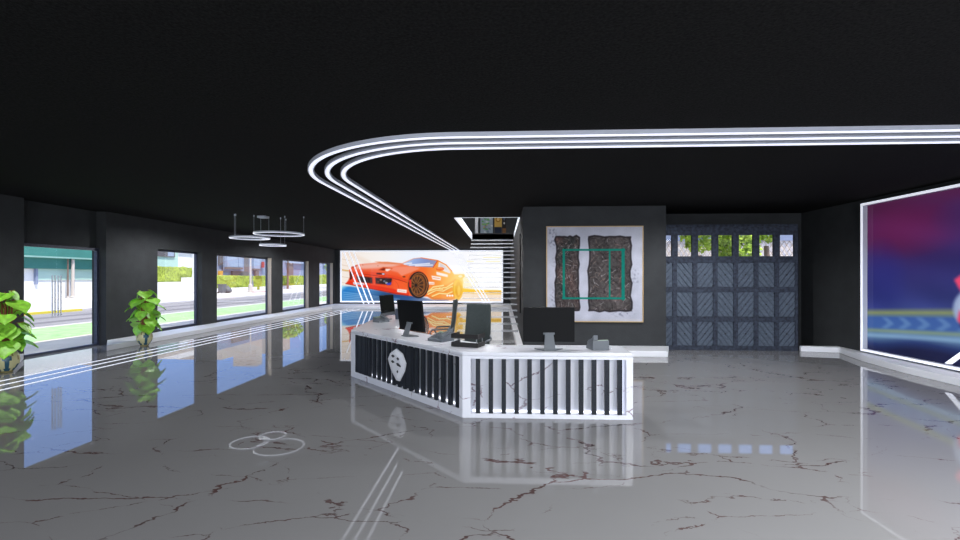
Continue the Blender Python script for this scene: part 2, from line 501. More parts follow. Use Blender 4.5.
for i, cx in enumerate(centres):
    x0, x1 = edges[1+2*i], edges[2+2*i]
    MB().box(x0+.02, x1-.02, GD+.03, GD+.038, *zp).build('pane', M['glass'], g)
    for z0, z1 in rows:
        pm = MB().box(x0, x1, GD+.05, GD+.065, z0, z1)
        sg = 1 if i % 2 == 0 else -1
        for k in range(-8, 9):
            wd = .105; c0 = k*wd
            # diagonal plank
            d1 = (math.cos(math.radians(52)), sg*math.sin(math.radians(52))); n1 = (-d1[1], d1[0])
            mz = (z0+z1)/2
            q = [(cx+d1[0]*t+n1[0]*o, mz+d1[1]*t+n1[1]*o) for t, o in ((-1.2, c0+.010), (1.2, c0+.010), (1.2, c0+wd-.010), (-1.2, c0+wd-.010))]
            q = clip_poly(q, (x0, x1, z0, z1))
            if q: pm.prism([(x, GD+.028, z) for x, z in q], (0, .022, 0))
        p = pm.build('panel', [M['garage_plank']], g)
        MB().lathe([(.018, 0), (.018, .012), (.008, .018)], 10).xf(Matrix.Translation((cx, GD+.026, (z0+z1)/2)) @ Matrix.Rotation(PI/2, 4, 'X')).build('bolt', M['bolt'], p)

# floor-inlaid light lines along the left wall
led_floor = ['white light line set in the floor, nearest the left wall', 'white light line in the floor, middle one of three', 'white light line in the floor, farthest from the left wall']
for k, x in enumerate((-8.64, -8.30, -7.95)):
    xb = x-.02
    tag(MB().prism([(x-.016, -6, .001), (x+.016, -6, .001), (xb+.016, 26.05, .001), (xb-.016, 26.05, .001)], (0, 0, .006)).build('floor_light_line', M['soft_glow'], None), led_floor[k], 'light', 'light lines in the floor')

# ceiling light strips: one long sweep each, bending from the wall run into the cross run
names = ['outermost curved white ceiling light strip, on the outer side of the bend', 'middle one of three curved white ceiling light strips', 'innermost curved white ceiling light strip, tightest bend']
for k in range(3):
    o = .05+.248*k; R = 2.62-.248*k; x0 = -3.25+o; y0 = 5.58+o
    path = [(x0, YB-.02), (x0, 20), (x0, 12)]
    path += [(x0+R-R*math.cos(t), y0+R-R*math.sin(t)) for t in np.linspace(0, PI/2, 40)]
    path += [(3, y0), (6, y0), (XR-.01, y0)]
    t = thing('ceiling_light_strip', names[k], 'light', (x0, 12, H), group='curved ceiling light strips')
    hw = .046
    MB().sweep(path, [(-hw, H-.001), (hw, H-.001), (hw, H-.05), (-hw, H-.05)]).build('housing', M['housing'], t)
    MB().sweep(path, [(-hw*.65, H-.05), (hw*.65, H-.05), (hw*.65, H-.056), (-hw*.65, H-.056)]).build('diffuser', M['led'], t)

# stair well curbs, their bright white given by a glow
smesh('trim_2', MB().box(HX0-.03, HX0+.01, HY0, HY1, H-.004, H+.26).box(HX1-.01, HX1+.03, HY0, HY1, H-.004, H+.26).box(HX0, HX1, HY0-.03, HY0+.01, H-.004, H+.02), M['soft_glow'])
# stairs: floating treads, rising away from the camera
st = thing('staircase', 'open staircase with floating glass treads rising into the ceiling opening', 'stairs', (-.41, 14.2, 0))
n = 20; rise = 3.62/n
for i in range(n-1):
    y = 14.15+i*(6.85/(n-1)); z = rise*(i+1)
    MB().box(HX0+.02, HX1-.06, y, y+.32, z-.035, z).build('tread', M['tread'], st)
smesh('trim_6', MB().box(HX0, HX1, HY1, HY1+.05, H-.01, H+.27), M['slab'])
# dark flat panel on the corridor side of the block
tag(MB().box(.49, .52, 13.1, 15.7, .8, 3.0).build('wall_panel', M['black'], None, bevel=.006), 'narrow dark panel on the side wall by the stairs', 'panel')

# upstairs seen through the opening
smesh('wall_upstairs', MB().box(-4, 4, 25.2, 25.4, H+.22, 6.6).box(-4.2, -4, 12, 25.4, H+.22, 6.6).box(4, 4.2, 12, 25.4, H+.22, 6.6), M['wall'])
smesh('ceiling_upstairs', MB().box(-4.2, 4.2, 12, 25.4, 6.6, 6.8), M['ceil'])
smesh('column_upstairs', MB().box(X_at(475, 24.9), X_at(478, 24.9), 24.9, 25.18, H+.22, 6.6), M['white'])
P = Paint(0, 0, 12, 17, 3)
P.im[:] = (150, 162, 176)
for k in range(26):
    x, y = random.uniform(.5, 11), random.uniform(.5, 16); q = random.choice([(96, 160, 90), (196, 200, 206), (120, 176, 110), (110, 124, 140), (190, 150, 100)])
    P.poly([(x, y), (x+random.uniform(1, 3), y+.3), (x+2.4, y+1.6), (x-.2, y+1.3)], q)
pm_diff = picture_mat('printed_picture', 0, .8)
o = tag(grid_picture('wall_picture', (X_at(480.4, 25.15), 25.15, 4.0), (X_at(492.8, 25.15)-X_at(480.4, 25.15), 0, 0), (0, 0, 1.15), P.im, pm_diff), 'grey and green picture on the upstairs wall seen through the opening', 'picture')
P = Paint(0, 0, 7, 17, 3); P.im[:] = (196, 158, 84)
P.poly([(0, 10), (7, 10), (7, 15), (0, 15)], (40, 46, 62)); P.ell(3.5, 4, 2.4, 2.2, col=(150, 108, 40)); P.ell(3.5, 4, 1.4, 1.3, col=(214, 180, 110))
o = tag(grid_picture('wall_picture', (X_at(494.5, 25.15), 25.15, 4.0), (X_at(501.8, 25.15)-X_at(494.5, 25.15), 0, 0), (0, 0, 1.15), P.im, pm_diff), 'golden brown picture on the upstairs wall right of the grey one', 'picture')
P = Paint(0, 0, 4, 17, 3); P.im[:] = (48, 44, 44)
P.poly([(0, 11), (4, 11), (4, 17), (0, 17)], (120, 84, 52)); P.ell(2, 7, .8, .8, col=(190, 190, 196)); P.ell(2, 3, 1, 2, col=(80, 96, 116))
o = tag(grid_picture('wall_picture', (X_at(502.4, 25.15), 25.15, 4.0), (X_at(506, 25.15)-X_at(502.4, 25.15), 0, 0), (0, 0, 1.15), P.im, pm_diff), 'narrow dark picture with brown foot on the upstairs wall', 'picture')
# ------------------------------------------------------------------ car screen on the far wall
P = Paint(341, 250.8, 502, 302, 2.6)
X, Y = P.X, P.Y
sky = ramp((X-341)/161, [(0, (244, 232, 222)), (.25, (246, 242, 240)), (.45, (238, 244, 255)), (.7, (250, 250, 255)), (1, (253, 253, 255))])
P.im = sky
# left background streaks
for k in range(5): P.line([(341, 258+k*6.2), (349, 260+k*6.0)], .5, (206, 176, 150), .5, .6)
P.line([(341.5, 269.5), (348, 270.5)], 1.2, (214, 160, 70), .5, .8)
P.line([(349, 253), (368, 262)], 5, (238, 220, 206), 3, .6)
# blurred blue road
P.poly([(341, 286), (352, 287), (380, 291), (412, 296), (432, 300), (452, 299.5), (455, 302.5), (341, 302.5)],
       lambda x, y: ramp((x-341)/110+(y-288)*.012, [(0, (150, 210, 240)), (.06, (40, 130, 205)), (.3, (70, 130, 190)), (.5, (30, 70, 120)), (.75, (40, 80, 140)), (1, (150, 150, 170))]), .7)
for k in range(6): P.line([(343, 291+k*2.0), (400, 299+k*1.1)], .6, random.choice([(180, 215, 240), (30, 96, 160), (110, 170, 215)]), .8, .55)
# sandy road and golden horizon at the right
P.poly([(455, 291), (502, 292), (502, 303), (448, 303)], (246, 226, 204), 1.2)
P.poly([(460, 288.2), (480, 290.6), (502, 291), (502, 294.5), (485, 294.6), (460, 293)], (255, 200, 40), .9)
P.poly([(488, 291), (502, 291.4), (502, 294), (490, 294)], (222, 170, 40), .8, .8)
# faint bright lines at the upper right
for y_, xa, xb in ((256.8, 484, 501), (260.8, 466, 474), (261, 487, 500)): P.line([(xa, y_), (xb, y_)], .7, (250, 240, 176), .6, .9)
# car body, lit warmer to the right
def bodycol(x, y):
    c = ramp((x-344)/118, [(0, (232, 70, 34)), (.45, (240, 84, 34)), (.68, (244, 110, 40)), (.85, (250, 170, 60)), (1, (255, 216, 120))])
    t = np.clip((276-y)/12, 0, 1)[..., None]*np.clip((430-x)/30, 0, 1)[..., None]
    return c*(1-.42*t)+np.array((240, 178, 160))*.42*t
body = [(345, 284), (347.5, 281), (349.3, 277), (348.6, 269.7), (351, 266.5), (358, 263.7), (374, 262.3), (402, 263), (414, 257.8), (421.7, 256.9), (438.5, 259.6), (447, 264.3), (452.5, 270.8), (456, 276), (463, 277), (464, 283), (461, 296), (455, 300), (432, 300), (428, 297.5), (409.4, 296.6), (397, 295), (375, 290.2), (357, 286.5)]
P.poly(body, bodycol, .2)
# hood planes
P.poly([(357, 264.5), (374, 262.8), (402, 263.4), (393, 266.5), (380, 267.5), (366, 268.5), (354, 268)], (240, 196, 184), 1, .75)
P.poly([(374, 261), (388, 261.2), (404, 263), (398, 263.6), (380, 262.6)], (226, 120, 70), .3, .9)
P.poly([(388, 269.5), (396, 266.5), (412, 266), (421, 268), (412, 272), (402, 276), (398, 272)], (246, 150, 124), .8, .8)
P.poly([(349, 270.5), (376, 272), (398, 276.5), (409, 280), (409, 282), (376, 276), (350, 273)], (228, 64, 30), .3, .6)
# headlight pods and slots
P.poly([(377.5, 269.9), (383.2, 266.6), (393, 267.8), (391, 269.6), (386, 270.4)], (214, 84, 36), .2)
P.poly([(379.5, 269.6), (384, 267.6), (385.5, 268.4), (384.5, 270.3)], (120, 30, 16), .2)
P.poly([(385.8, 268.6), (391.5, 268.6), (388, 271.1), (385.6, 270.8)], (250, 232, 226), .2)
P.poly([(376.3, 272.7), (384.7, 273), (384.7, 274.6), (376.6, 274.3)], (70, 20, 20), .2)
P.ell(383.4, 273.9, 1.4, .8, col=(190, 196, 214))
P.ell(404.4, 276.8, 1.6, .8, col=(120, 50, 24))
# bumper grilles and shut lines
P.line([(349.6, 272.6), (376, 275.6), (398, 279.6), (409.6, 283.4)], .7, (150, 30, 16), .5, .75)
P.line([(393, 279), (398, 284), (400, 292)], .6, (170, 40, 18), .5, .6)
P.poly([(355, 274.8), (373.4, 276.8), (373.6, 284.6), (357, 282.6)], (206, 48, 20), .3, .8)
P.poly([(374.6, 277), (393.6, 277.6), (393.4, 286), (375, 284.8)], (206, 48, 20), .3, .8)
P.poly([(355.9, 275.8), (372, 277.6), (372.3, 283.6), (366, 283), (358, 281.8)], (46, 34, 38), .2)
for k in range(5): P.line([(357+k*3.2, 276.4+.3*k), (358+k*3.2, 281.8+.3*k)], .4, (110, 70, 66), .3, .7)
P.poly([(375.4, 277.8), (391.8, 278.4), (392.4, 280), (390.4, 285.2), (376, 283.8)], (44, 30, 34), .2)
for x_, y_, q in ((381, 280, (150, 120, 110)), (384.5, 281.5, (120, 130, 150)), (386.6, 283.2, (190, 190, 200)), (378, 282, (110, 60, 50))): P.ell(x_, y_, 1.2, 1.1, col=q, a=.8)
P.poly([(386.4, 283.8), (392, 282.4), (391, 285.2), (387.5, 285.4)], (52, 66, 190), .3)
P.poly([(392.6, 278.6), (399, 281), (408, 288), (408.6, 295.5), (398, 293), (391, 286)], (248, 96, 44), .5, .55)
P.poly([(349.2, 271.4), (351.7, 272), (351.6, 279), (349.6, 280.2)], (70, 24, 24), .2)
P.poly([(345, 284), (349, 281), (360, 283.4), (378, 286.2), (409.4, 293), (409.4, 296.4), (396, 294.8), (374, 290)], (226, 46, 18), .3, .9)
P.line([(345, 284.2), (372, 289.6), (409, 296.5)], .6, (120, 24, 20), .4, .8)
P.poly([(352.6, 282.3), (364.4, 283.6), (364.2, 285.4), (353.2, 284.8)], (236, 240, 250), .2)
P.line([(354, 283.6), (363, 284.6)], .5, (60, 110, 190), .3)
P.poly([(397.6, 289.4), (407.2, 290.4), (407, 293.8), (397.4, 292.6)], (252, 240, 236), .2)
P.line([(399, 291.2), (405.6, 292)], .8, (214, 150, 130), .4, .7)
for x_, y_ in ((352.5, 267.2), (355, 266.2), (362.5, 264.5), (378, 265.4)): P.ell(x_, y_, .6, .4, col=(150, 60, 40), a=.7)
P.poly([(351, 266.5), (356.5, 264.5), (357, 265.3), (351.5, 268)], (176, 50, 36), .3, .8)
# windscreen and side glass
P.poly([(402.6, 263.4), (414.4, 258), (421.7, 257.3), (437.8, 260.2), (433.4, 267), (422, 266.3), (410, 265.6)], lambda x, y: ramp((x-402)/36+(y-260)*.02, [(0, (214, 226, 250)), (.35, (150, 176, 226)), (.7, (128, 146, 200)), (1, (150, 150, 180))]), .2)
for a_, b_ in (((410, 264.6), (430, 263)), ((416, 265.4), (433, 264.6)), ((405, 263.6), (412, 262.6))): P.line([a_, b_], 1.3, (246, 248, 255), .8, .8)
P.line([(438.2, 260), (433.6, 267.2)], .9, (214, 70, 30), .3)
P.poly([(439.4, 261.2), (446.4, 265), (451, 271), (451, 273.4), (446, 271.8), (438.6, 267.6)], (236, 226, 224), .3)
P.poly([(440.6, 263), (445.6, 266), (448, 270), (441, 267)], (206, 196, 204), .4, .7)
P.line([(421.7, 257.1), (438.5, 259.9), (447, 264.5), (452.6, 271)], .7, (236, 120, 60), .3)
P.ell(440.6, 268.6, 4.2, 2.0, col=(238, 112, 40)); P.ell(440, 267.7, 3, .9, col=(250, 160, 90), a=.7)
# spoiler and rear glow
P.poly([(454, 274.4), (464.6, 274), (465.6, 276.6), (462, 279.4), (457, 279)], (255, 206, 110), .4)
P.ell(461, 276.3, 2, 1.3, col=(255, 244, 220), soft=.5)
# decals
P.poly([(436.8, 271.4), (448.6, 274.6), (448.4, 277.2), (437.2, 274.8)], (252, 240, 232), .2)
P.poly([(432, 275.6), (441.6, 277), (441.2, 280.6), (433, 279.4)], (254, 244, 238), .25)
P.line([(433.6, 277.6), (440, 278.6)], .9, (230, 140, 100), .4, .8)
P.poly([(429, 281.9), (435, 282.4), (435, 285), (429.4, 284.6)], (252, 240, 232), .2)
P.line([(430, 283.5), (434.4, 283.8)], .5, (226, 120, 80), .3, .8)
# flames on the sill
P.poly([(428, 290), (434, 285.5), (446, 285.6), (456, 279), (462, 282), (461, 296), (455, 300), (432, 300)], (246, 150, 52), .8, .85)
for pts in ([(428, 293), (434, 287.4), (444, 285.8), (440, 288.4), (447, 288), (456, 282)],
            [(428.6, 295), (437, 290.6), (444, 291.6), (452, 287), (458, 287.4)],
            [(433, 297), (440, 294), (448, 294.6), (456, 291)], [(430, 291.5), (437, 289), (443, 289.6)]):
    P.line(pts, 1.5, (250, 226, 150), .6, .95); P.line([(a_, b_+1.1) for a_, b_ in pts], .7, (226, 120, 30), .5, .6)
for x_ in (448, 450.5, 453): P.ell(x_, 296.3, 1.1, .9, col=(255, 246, 232))
P.poly([(428, 296.8), (434, 298.4), (448, 299.4), (455, 299.6), (452, 301), (434, 300.4)], (214, 120, 60), .4, .7)
# rear wheel in the glow
P.ell(458.4, 290, 5.2, 10.6, col=(246, 190, 50), soft=.7); P.ell(459, 290, 3.2, 8, col=(232, 164, 30), soft=.6); P.ell(459.6, 291, 1.6, 5, col=(250, 200, 80), soft=.6)
P.line([(454.6, 282), (453.6, 291), (455, 299)], 1, (226, 150, 30), .6, .8)
P.ell(462, 283, 14, 9, col=(255, 222, 120), soft=8, a=.38)
# front wheel
P.ell(418.2, 284.6, 10.8, 14.2, col=(214, 84, 34), soft=.4)
P.ell(419.0, 285.4, 10.4, 13.9, col=(30, 22, 26)); P.ell(419.6, 285, 8.7, 12.4, col=(150, 92, 46)); P.ell(419.4, 285, 7.9, 11.6, col=(56, 34, 26))
P.ell(418.8, 285, 7.2, 10.8, col=(124, 72, 32)); P.ell(418, 285.4, 5.8, 8.8, col=(66, 38, 24))
for k in range(12):
    t = k*PI/6; P.line([(417+1.6*math.cos(t), 285.4+2.2*math.sin(t)), (418+6.4*math.cos(t), 285.2+9.6*math.sin(t))], .8, (170, 108, 50), .5, .75)
P.ell(416.6, 285.6, 2.4, 3.2, col=(96, 56, 26)); P.ell(416.4, 285.6, 1.3, 1.7, col=(30, 20, 18))
P.poly([(409.4, 280), (411.6, 279.4), (411.4, 288.4), (409.6, 287)], (226, 40, 30), .2)
P.line([(411, 292), (414.4, 296.8), (419.6, 298.6)], 1.0, (30, 30, 40), .4)
SY = YB-.07
sx0, sx1 = X_at(340.4, SY), X_at(503, SY)
zz = lambda y_, Y_: 1.8+(277-y_)*Y_/470
sc = thing('display_screen', 'huge lit screen on the far wall showing an orange race car', 'screen', ((sx0+sx1)/2, SY, .25))
pm_scr = picture_mat('lit_display', 1.0, .03)
z0, z1 = zz(302.6, SY), zz(250.2, SY); t = .085
grid_picture('display_panel', (sx0+t, SY-.02, z0+t), (sx1-sx0-2*t, 0, 0), (0, 0, z1-z0-2*t), P.im, pm_scr, sc)
f = MB(); f.box(sx0, sx0+t, SY-.05, YB, z0, z1).box(sx1-t, sx1, SY-.05, YB, z0, z1).box(sx0+t, sx1-t, SY-.05, YB, z0, z0+t).box(sx0+t, sx1-t, SY-.05, YB, z1-t, z1)
f.build('screen_frame', M['soft_glow'], sc, bevel=.008)  # white frame brightened by a glow of its own
MB().box(sx0+t, sx1-t, SY+.0, YB, z0+t, z1-t).build('screen_back', M['black'], sc)
# slanting light strips across the screen
YS = SY-.09
def wall_strip(p, q, label):
    a = Vector((X_at(p[0], YS), YS, zz(p[1], YS))); b2 = Vector((X_at(q[0], YS), YS, zz(q[1], YS)))
    d = (b2-a); wv = Vector((.034, 0, 0))
    m = MB().prism([a-wv, a+wv, b2+wv, b2-wv], (0, .045, 0))
    tag(m.build('wall_light_strip', M['soft_glow'], None), label, 'light', 'slanting light strips on the car screen')
L3 = ['leftmost', 'middle', 'rightmost']
for k, (a, b2) in enumerate((((343.6, 251), (364, 305)), ((348.6, 251), (369, 305)), ((353.4, 251), (374, 305)))):
    wall_strip(a, b2, L3[k]+' of three slanting light strips over the left end of the car screen')
for k, (a, b2) in enumerate((((450.6, 249.6), (484, 303)), ((454.6, 249.6), (487.2, 303)), ((458.6, 249.6), (490.4, 303)))):
    wall_strip(a, b2, L3[k]+' of three slanting light strips over the white right half of the car screen')

# ------------------------------------------------------------------ screen on the right wall
# coordinates: u = metres from the screen's left edge towards the camera, v = height
SX = XR-.06; ya = 10.79; ye = 4.6; zb, zt = .17, 3.42
P = Paint(0, 0, ya-ye, zt-zb, 42)
U, V = P.X, zt-P.Y
tilt = V-.075*U
base = ramp(tilt+.04*np.sin(U*3+V*2), [(.2, (24, 28, 66)), (.34, (36, 52, 104)), (.5, (96, 128, 166)), (.62, (90, 122, 164)), (.95, (56, 70, 132)), (1.3, (44, 50, 112)), (1.9, (46, 40, 102)), (2.5, (68, 32, 86)), (3.3, (74, 28, 66))])
P.im = base
P.put(np.clip(1-((U-.9)/1.4)**2-((V-2.75)/.6)**2, 0, 1), (104, 26, 74), .6)
P.put(np.clip(1-((U-.4)/.7)**2-((V-1.7)/1.0)**2, 0, 1), (30, 36, 120), .4)
P.put(np.clip(1-((U-2.8)/1.3)**2-((V-2.9)/.5)**2, 0, 1), (58, 40, 96), .7)
# cloudy streaks
nz = np.zeros(U.shape)
for k in range(30):
    a, b2, c_ = random.uniform(1, 5), random.uniform(3, 9), random.uniform(0, 6); nz += np.sin(U*a+V*b2+c_)/30*3
P.im = np.clip(P.im+nz[..., None]*np.array((5, 5, 9)), 0, 255)
def band(v0, v1, col, soft=.05, a=1):
    P.put(np.clip((tilt-v0)/soft, 0, 1)*np.clip((v1-tilt)/soft, 0, 1), col, a)
band(.60, .98, (58, 92, 158), .05, .9)
band(.88, 1.10, (140, 152, 92), .11, .85)
band(.53, .67, (136, 154, 108), .08, .75)
band(.42, .56, (130, 166, 200), .06, .7)
for k in range(9):
    u0 = .38+.42*k; s_ = .075*u0
    q = lambda u, v: (u, zt-(v+s_))
    P.poly([q(u0, .90), (q(u0+.16, .90)), q(u0+.34, .78), q(u0+.16, .66), q(u0, .66), q(u0+.18, .78)], (108, 146, 190), .02, .55)
# partly seen racer figure in red and pale blue at the edge of the frame
q = lambda u, v: (u, zt-v)
P.poly([q(2.02, 1.75), q(2.3, 1.95), q(2.9, 2.0), q(2.9, 1.55), q(2.2, 1.45), q(2.1, 1.6)], (232, 70, 110), .03)
P.ell(2.62, zt-1.22, .62, .46, col=(150, 166, 200), soft=.06); P.ell(2.46, zt-1.2, .3, .34, col=(196, 204, 226), soft=.2)
P.poly([q(2.1, .98), q(2.5, 1.0), q(3.2, .95), q(3.2, .6), q(2.5, .55), q(2.2, .78)], (52, 26, 84), .03)
P.poly([q(2.08, 1.0), q(2.12, 1.2), q(2.4, 1.02), q(3.2, 1.0), q(3.2, .9), q(2.2, .92)], (226, 60, 96), .03)
P.ell(2.7, zt-2.6, .5, .4, col=(60, 90, 170), soft=.1)
P.poly([q(2.2, .52), q(3.2, .5), q(3.2, .4), q(2.3, .38)], (170, 40, 80), .03)
sc = thing('display_screen', 'large lit night scene screen in a white frame on the right wall', 'screen', (XR, (ya+ye)/2, zb))
t = .05
grid_picture('display_panel', (SX-.0, ya-t, zb+t), (0, -(ya-ye-2*t), 0), (0, 0, zt-zb-2*t), P.im, pm_scr, sc)
f = MB(); fx = XR-.16
f.box(fx, XR, ya-t, ya, zb, zt).box(fx, XR, ye, ye+t, zb, zt).box(fx, XR, ye+t, ya-t, zb, zb+t).box(fx, XR, ye+t, ya-t, zt-t, zt)
f.build('screen_frame', M['housing'], sc)
f = MB(); f.box(fx-.012, fx, ya-t, ya, zb, zt).box(fx-.012, fx, ye, ye+t, zb, zt).box(fx-.012, fx, ye+t, ya-t, zb, zb+t).box(fx-.012, fx, ye+t, ya-t, zt-t, zt)
f.build('glow_edge', M['soft_glow'], sc)  # frame front made to glow for its bright white
MB().box(SX+.01, XR, ye+t, ya-t, zb+t, zt-t).build('screen_back', M['black'], sc)
# slanting strip crossing that screen
yA = 8.73
tag(MB().prism([(XR-.2, yA+.05, .26), (XR-.2, yA-.05, .26), (XR-.2, yA-3.3-.05, 3.1), (XR-.2, yA-3.3+.05, 3.1)], (.04, 0, 0)).build('wall_light_strip', M['soft_glow'], None), 'slanting white light strip over the right wall screen at the picture edge', 'light')

# ------------------------------------------------------------------ painting on the block
P = Paint(546.5, 227, 643, 321.5, 3.0)
X, Y = P.X, P.Y
def fbm(sx, sy, n=40, seed=0):
    r = np.random.RandomState(seed); o = np.zeros(P.X.shape)
    for k in range(n):
        o += np.sin(P.X*r.uniform(-sx, sx)+P.Y*r.uniform(-sy, sy)+r.uniform(0, 6.28))
    return o/math.sqrt(n)
P.im = np.array((182, 184, 198.))+fbm(.5, .5, 30, 3)[..., None]*5+np.random.randn(*X.shape)[..., None]*4
for (a, b2, r1, r2, al) in ((552, 237, 6, 14, .5), (556, 262, 8, 6, .3), (622, 312, 16, 6, .45), (636, 278, 5, 12, .3), (553, 300, 5, 14, .3)):
    P.put(np.clip(1-((X-a)/r1)**2-((Y-b2)/r2)**2, 0, 1)*np.clip(fbm(2, 2, 30, int(a)), 0, 1), (104, 106, 122), min(.75, al*1.5))
def rough_rect(x0, x1, y0, y1, seed, base, warm):
    r = random.Random(seed); j = lambda: r.uniform(-1.1, 1.1)
    pts = [(x0+(x1-x0)*t+j()*.4, y0+j()) for t in np.linspace(0, 1, 9)]+[(x1+j(), y0+(y1-y0)*t) for t in np.linspace(.04, .96, 12)]
    pts += [(x0+(x1-x0)*t, y1+j()) for t in np.linspace(1, 0, 9)]+[(x0+j(), y0+(y1-y0)*t) for t in np.linspace(.96, .04, 12)]
    m = P.pmask(pts, .2)
    col = np.array(base)+fbm(1.5, 1.5, 40, seed)[..., None]*7+np.clip(fbm(.3, .2, 20, seed+1), -1, 2)[..., None]*np.array(warm)+np.random.randn(*X.shape, 1)*9
    P.put(m, np.clip(col, 14, 255), 1)
    for k in range(190):
        a, b2 = r.uniform(x0+1, x1-1), r.uniform(y0+1, y1-1); t = r.uniform(0, PI); l = r.uniform(1, 6)
        pp = [(a, b2), (a+l*math.cos(t)*.5+r.uniform(-.6, .6), b2+l*math.sin(t)*.5), (a+l*math.cos(t), b2+l*math.sin(t))]
        g_ = r.choice([(176, 172, 176), (120, 110, 108), (20, 18, 20), (140, 116, 106), (22, 20, 22)])
        mm_ = P.im.copy(); P.line(pp, .5, g_, .45, .6); P.im = np.where(m[..., None] > .5, P.im, mm_)
    P.line(pts+[pts[0]], 1.7, (34, 30, 34), .7, .8)
rough_rect(555.5, 579, 236.6, 310.5, 11, (76, 66, 65), (15, 5, 4))
rough_rect(589, 631.5, 236.6, 311.5, 12, (72, 67, 67), (8, 7, 7))
for q_ in ([(562.5, 250), (625, 250)], [(562.5, 298.5), (625, 298.5)]): P.line(q_, 1.9, (6, 122, 106), .5, .92)
P.line([(563.5, 250), (563.5, 298.5)], 2.5, (6, 122, 106), .5, .92); P.line([(623.6, 250), (623.6, 299)], 3.4, (6, 116, 102), .6, .9); P.line([(610, 250), (610, 298)], 1.7, (6, 122, 106), .5, .9)
PY = 11.56
ar = thing('framed_painting', 'large abstract painting of two dark blocks crossed by teal lines', 'painting', (2.28, 11.6, .7))
x0, x1 = X_at(546.3, PY), X_at(643.2, PY); z1, z0 = zz(226.6, PY), zz(321.6, PY)
grid_picture('canvas', (x0+.02, PY-.005, z0+.02), (x1-x0-.04, 0, 0), (0, 0, z1-z0-.04), P.im, pm_diff, ar)
f = MB(); t = .022
f.box(x0, x0+t, PY-.02, 11.6, z0, z1).box(x1-t, x1, PY-.02, 11.6, z0, z1).box(x0+t, x1-t, PY-.02, 11.6, z0, z0+t).box(x0+t, x1-t, PY-.02, 11.6, z1-t, z1)
f.build('picture_frame', M['gold'], ar); MB().box(x0+t, x1-t, PY, 11.6, z0+t, z1-t).build('backing', M['black'], ar)
# ------------------------------------------------------------------ reception desk
P1 = Vector((-2.745, 8.43, 0)); P2 = Vector((-.505, 6.0, 0)); P3 = Vector((1.648, 6.0, 0)); P0 = Vector((-3.05, 11.75, 0))
DZ = .84
dk = thing('reception_desk', 'angled white marble reception desk with dark vertical slats and gem emblem', 'desk', (-.5, 6.3, 0))
outer = [P3, P2, P1, P0]; inner = [Vector((-2.3, 11.75, 0)), Vector((-1.97, 8.72, 0)), Vector((-.52, 7.02, 0)), Vector((-.2, 6.72, 0)), Vector((.1, 6.66, 0)), Vector((1.648, 6.66, 0))]
MB().prism([(p.x, p.y, DZ-.05) for p in outer+inner], (0, 0, .05)).build('countertop', M['desk'], dk, bevel=.015)
def panel(a, b2, s0, s1, z0, z1, dep=.11):
    """front panel from a to b2 with a sunk field, returns a placing function (s, out, z)"""
    d = (b2-a); L = d.length; d.normalize(); nrm = Vector((d.y, -d.x, 0))   # towards the room
    at = lambda s, o, z: a+d*s+nrm*o+Vector((0, 0, z))
    def bx(m, sa, sb, oa, ob, za, zb_, mi=0):
        vs = [at(s, o, z) for z in (za, zb_) for o in (oa, ob) for s in (sa, sb)]
        m.add(vs, [(0, 2, 3, 1), (4, 5, 7, 6), (0, 1, 5, 4), (2, 6, 7, 3), (0, 4, 6, 2), (1, 3, 7, 5)], mi)
    m = MB(); T = DZ-.05
    bx(m, 0, s0, -dep-.04, 0, 0, T); bx(m, s1, L, -dep-.04, 0, 0, T)
    bx(m, s0, s1, -dep-.04, 0, 0, z0); bx(m, s0, s1, -dep-.04, 0, z1, T)
    bx(m, s0, s1, -dep-.04, -dep, z0, z1)
    p = m.build('front_panel', M['desk'], dk)
    q = MB(); bx(q, s0+.02, s1-.02, -dep, -dep+.02, z0, z0+.02); 
    q.build('light_line', M['led_line'], p)
    return p, bx, at, L
# right wing
p, bx, at, L = panel(P2, P3, .105, L_ if False else 2.07, .055, .755)
m = MB()
for k in range(12):
    s = X_at(477.9+12.94*k, 6.0)-P2.x
    bx(m, s-.028, s+.028, -.05, -.004, .056, .754)
m.build('slats', M['granite'], p)
q = MB(); bx(q, 2.035, 2.052, -.11, -.09, .08, .74); q.build('light_line', M['led'], p)
# left wing
p, bx, at, L = panel(P1, P2, .17, 3.235, .10, .77)
m = MB()
for k in range(19):
    s = 3.175-.1655*k
    bx(m, s-.028, s+.028, -.05, -.004, .101, .769)
bx(m, .171, .62, -.045, -.012, .101, .769); bx(m, 1.50, 2.10, -.04, -.014, .125, .745)
m.build('slats', M['granite'], p)
# emblem: a cut gem with a small figure of marks
g = MB()
oc = [(1.655, .69), (1.83, .635), (1.935, .50), (1.89, .375), (1.755, .205), (1.665, .205), (1.50, .335), (1.40, .50), (1.47, .60)]
ic = [(1.66, .62), (1.78, .58), (1.84, .49), (1.80, .39), (1.72, .27), (1.69, .27), (1.56, .37), (1.49, .49), (1.54, .57)]
n = len(oc)
vs = [at(s, .0, z) for s, z in oc]+[at(s, .02, z) for s, z in oc]+[at(s, .045, z) for s, z in ic]
fs = [tuple(range(n))[::-1], tuple(range(2*n, 3*n))]
for i in range(n):
    j = (i+1) % n; fs += [(i, j, n+j, n+i), (n+i, n+j, 2*n+j, 2*n+i)]
g.add(vs, fs); em = g.build('emblem', M['white'], dk)
for poly in ([(1.56, .575), (1.61, .60), (1.66, .575), (1.61, .55)], [(1.72, .555), (1.76, .575), (1.80, .55), (1.76, .525)], [(1.55, .49), (1.60, .51), (1.66, .485), (1.60, .465)],
             [(1.71, .475), (1.76, .49), (1.84, .455), (1.84, .435), (1.74, .445)], [(1.72, .36), (1.75, .375), (1.77, .35), (1.74, .33)]):
    MB().prism([at(s, .044, z) for s, z in poly], tuple((at(0, 0.006, 0)-at(0, 0, 0)))).build('emblem_mark', M['bolt'], em)
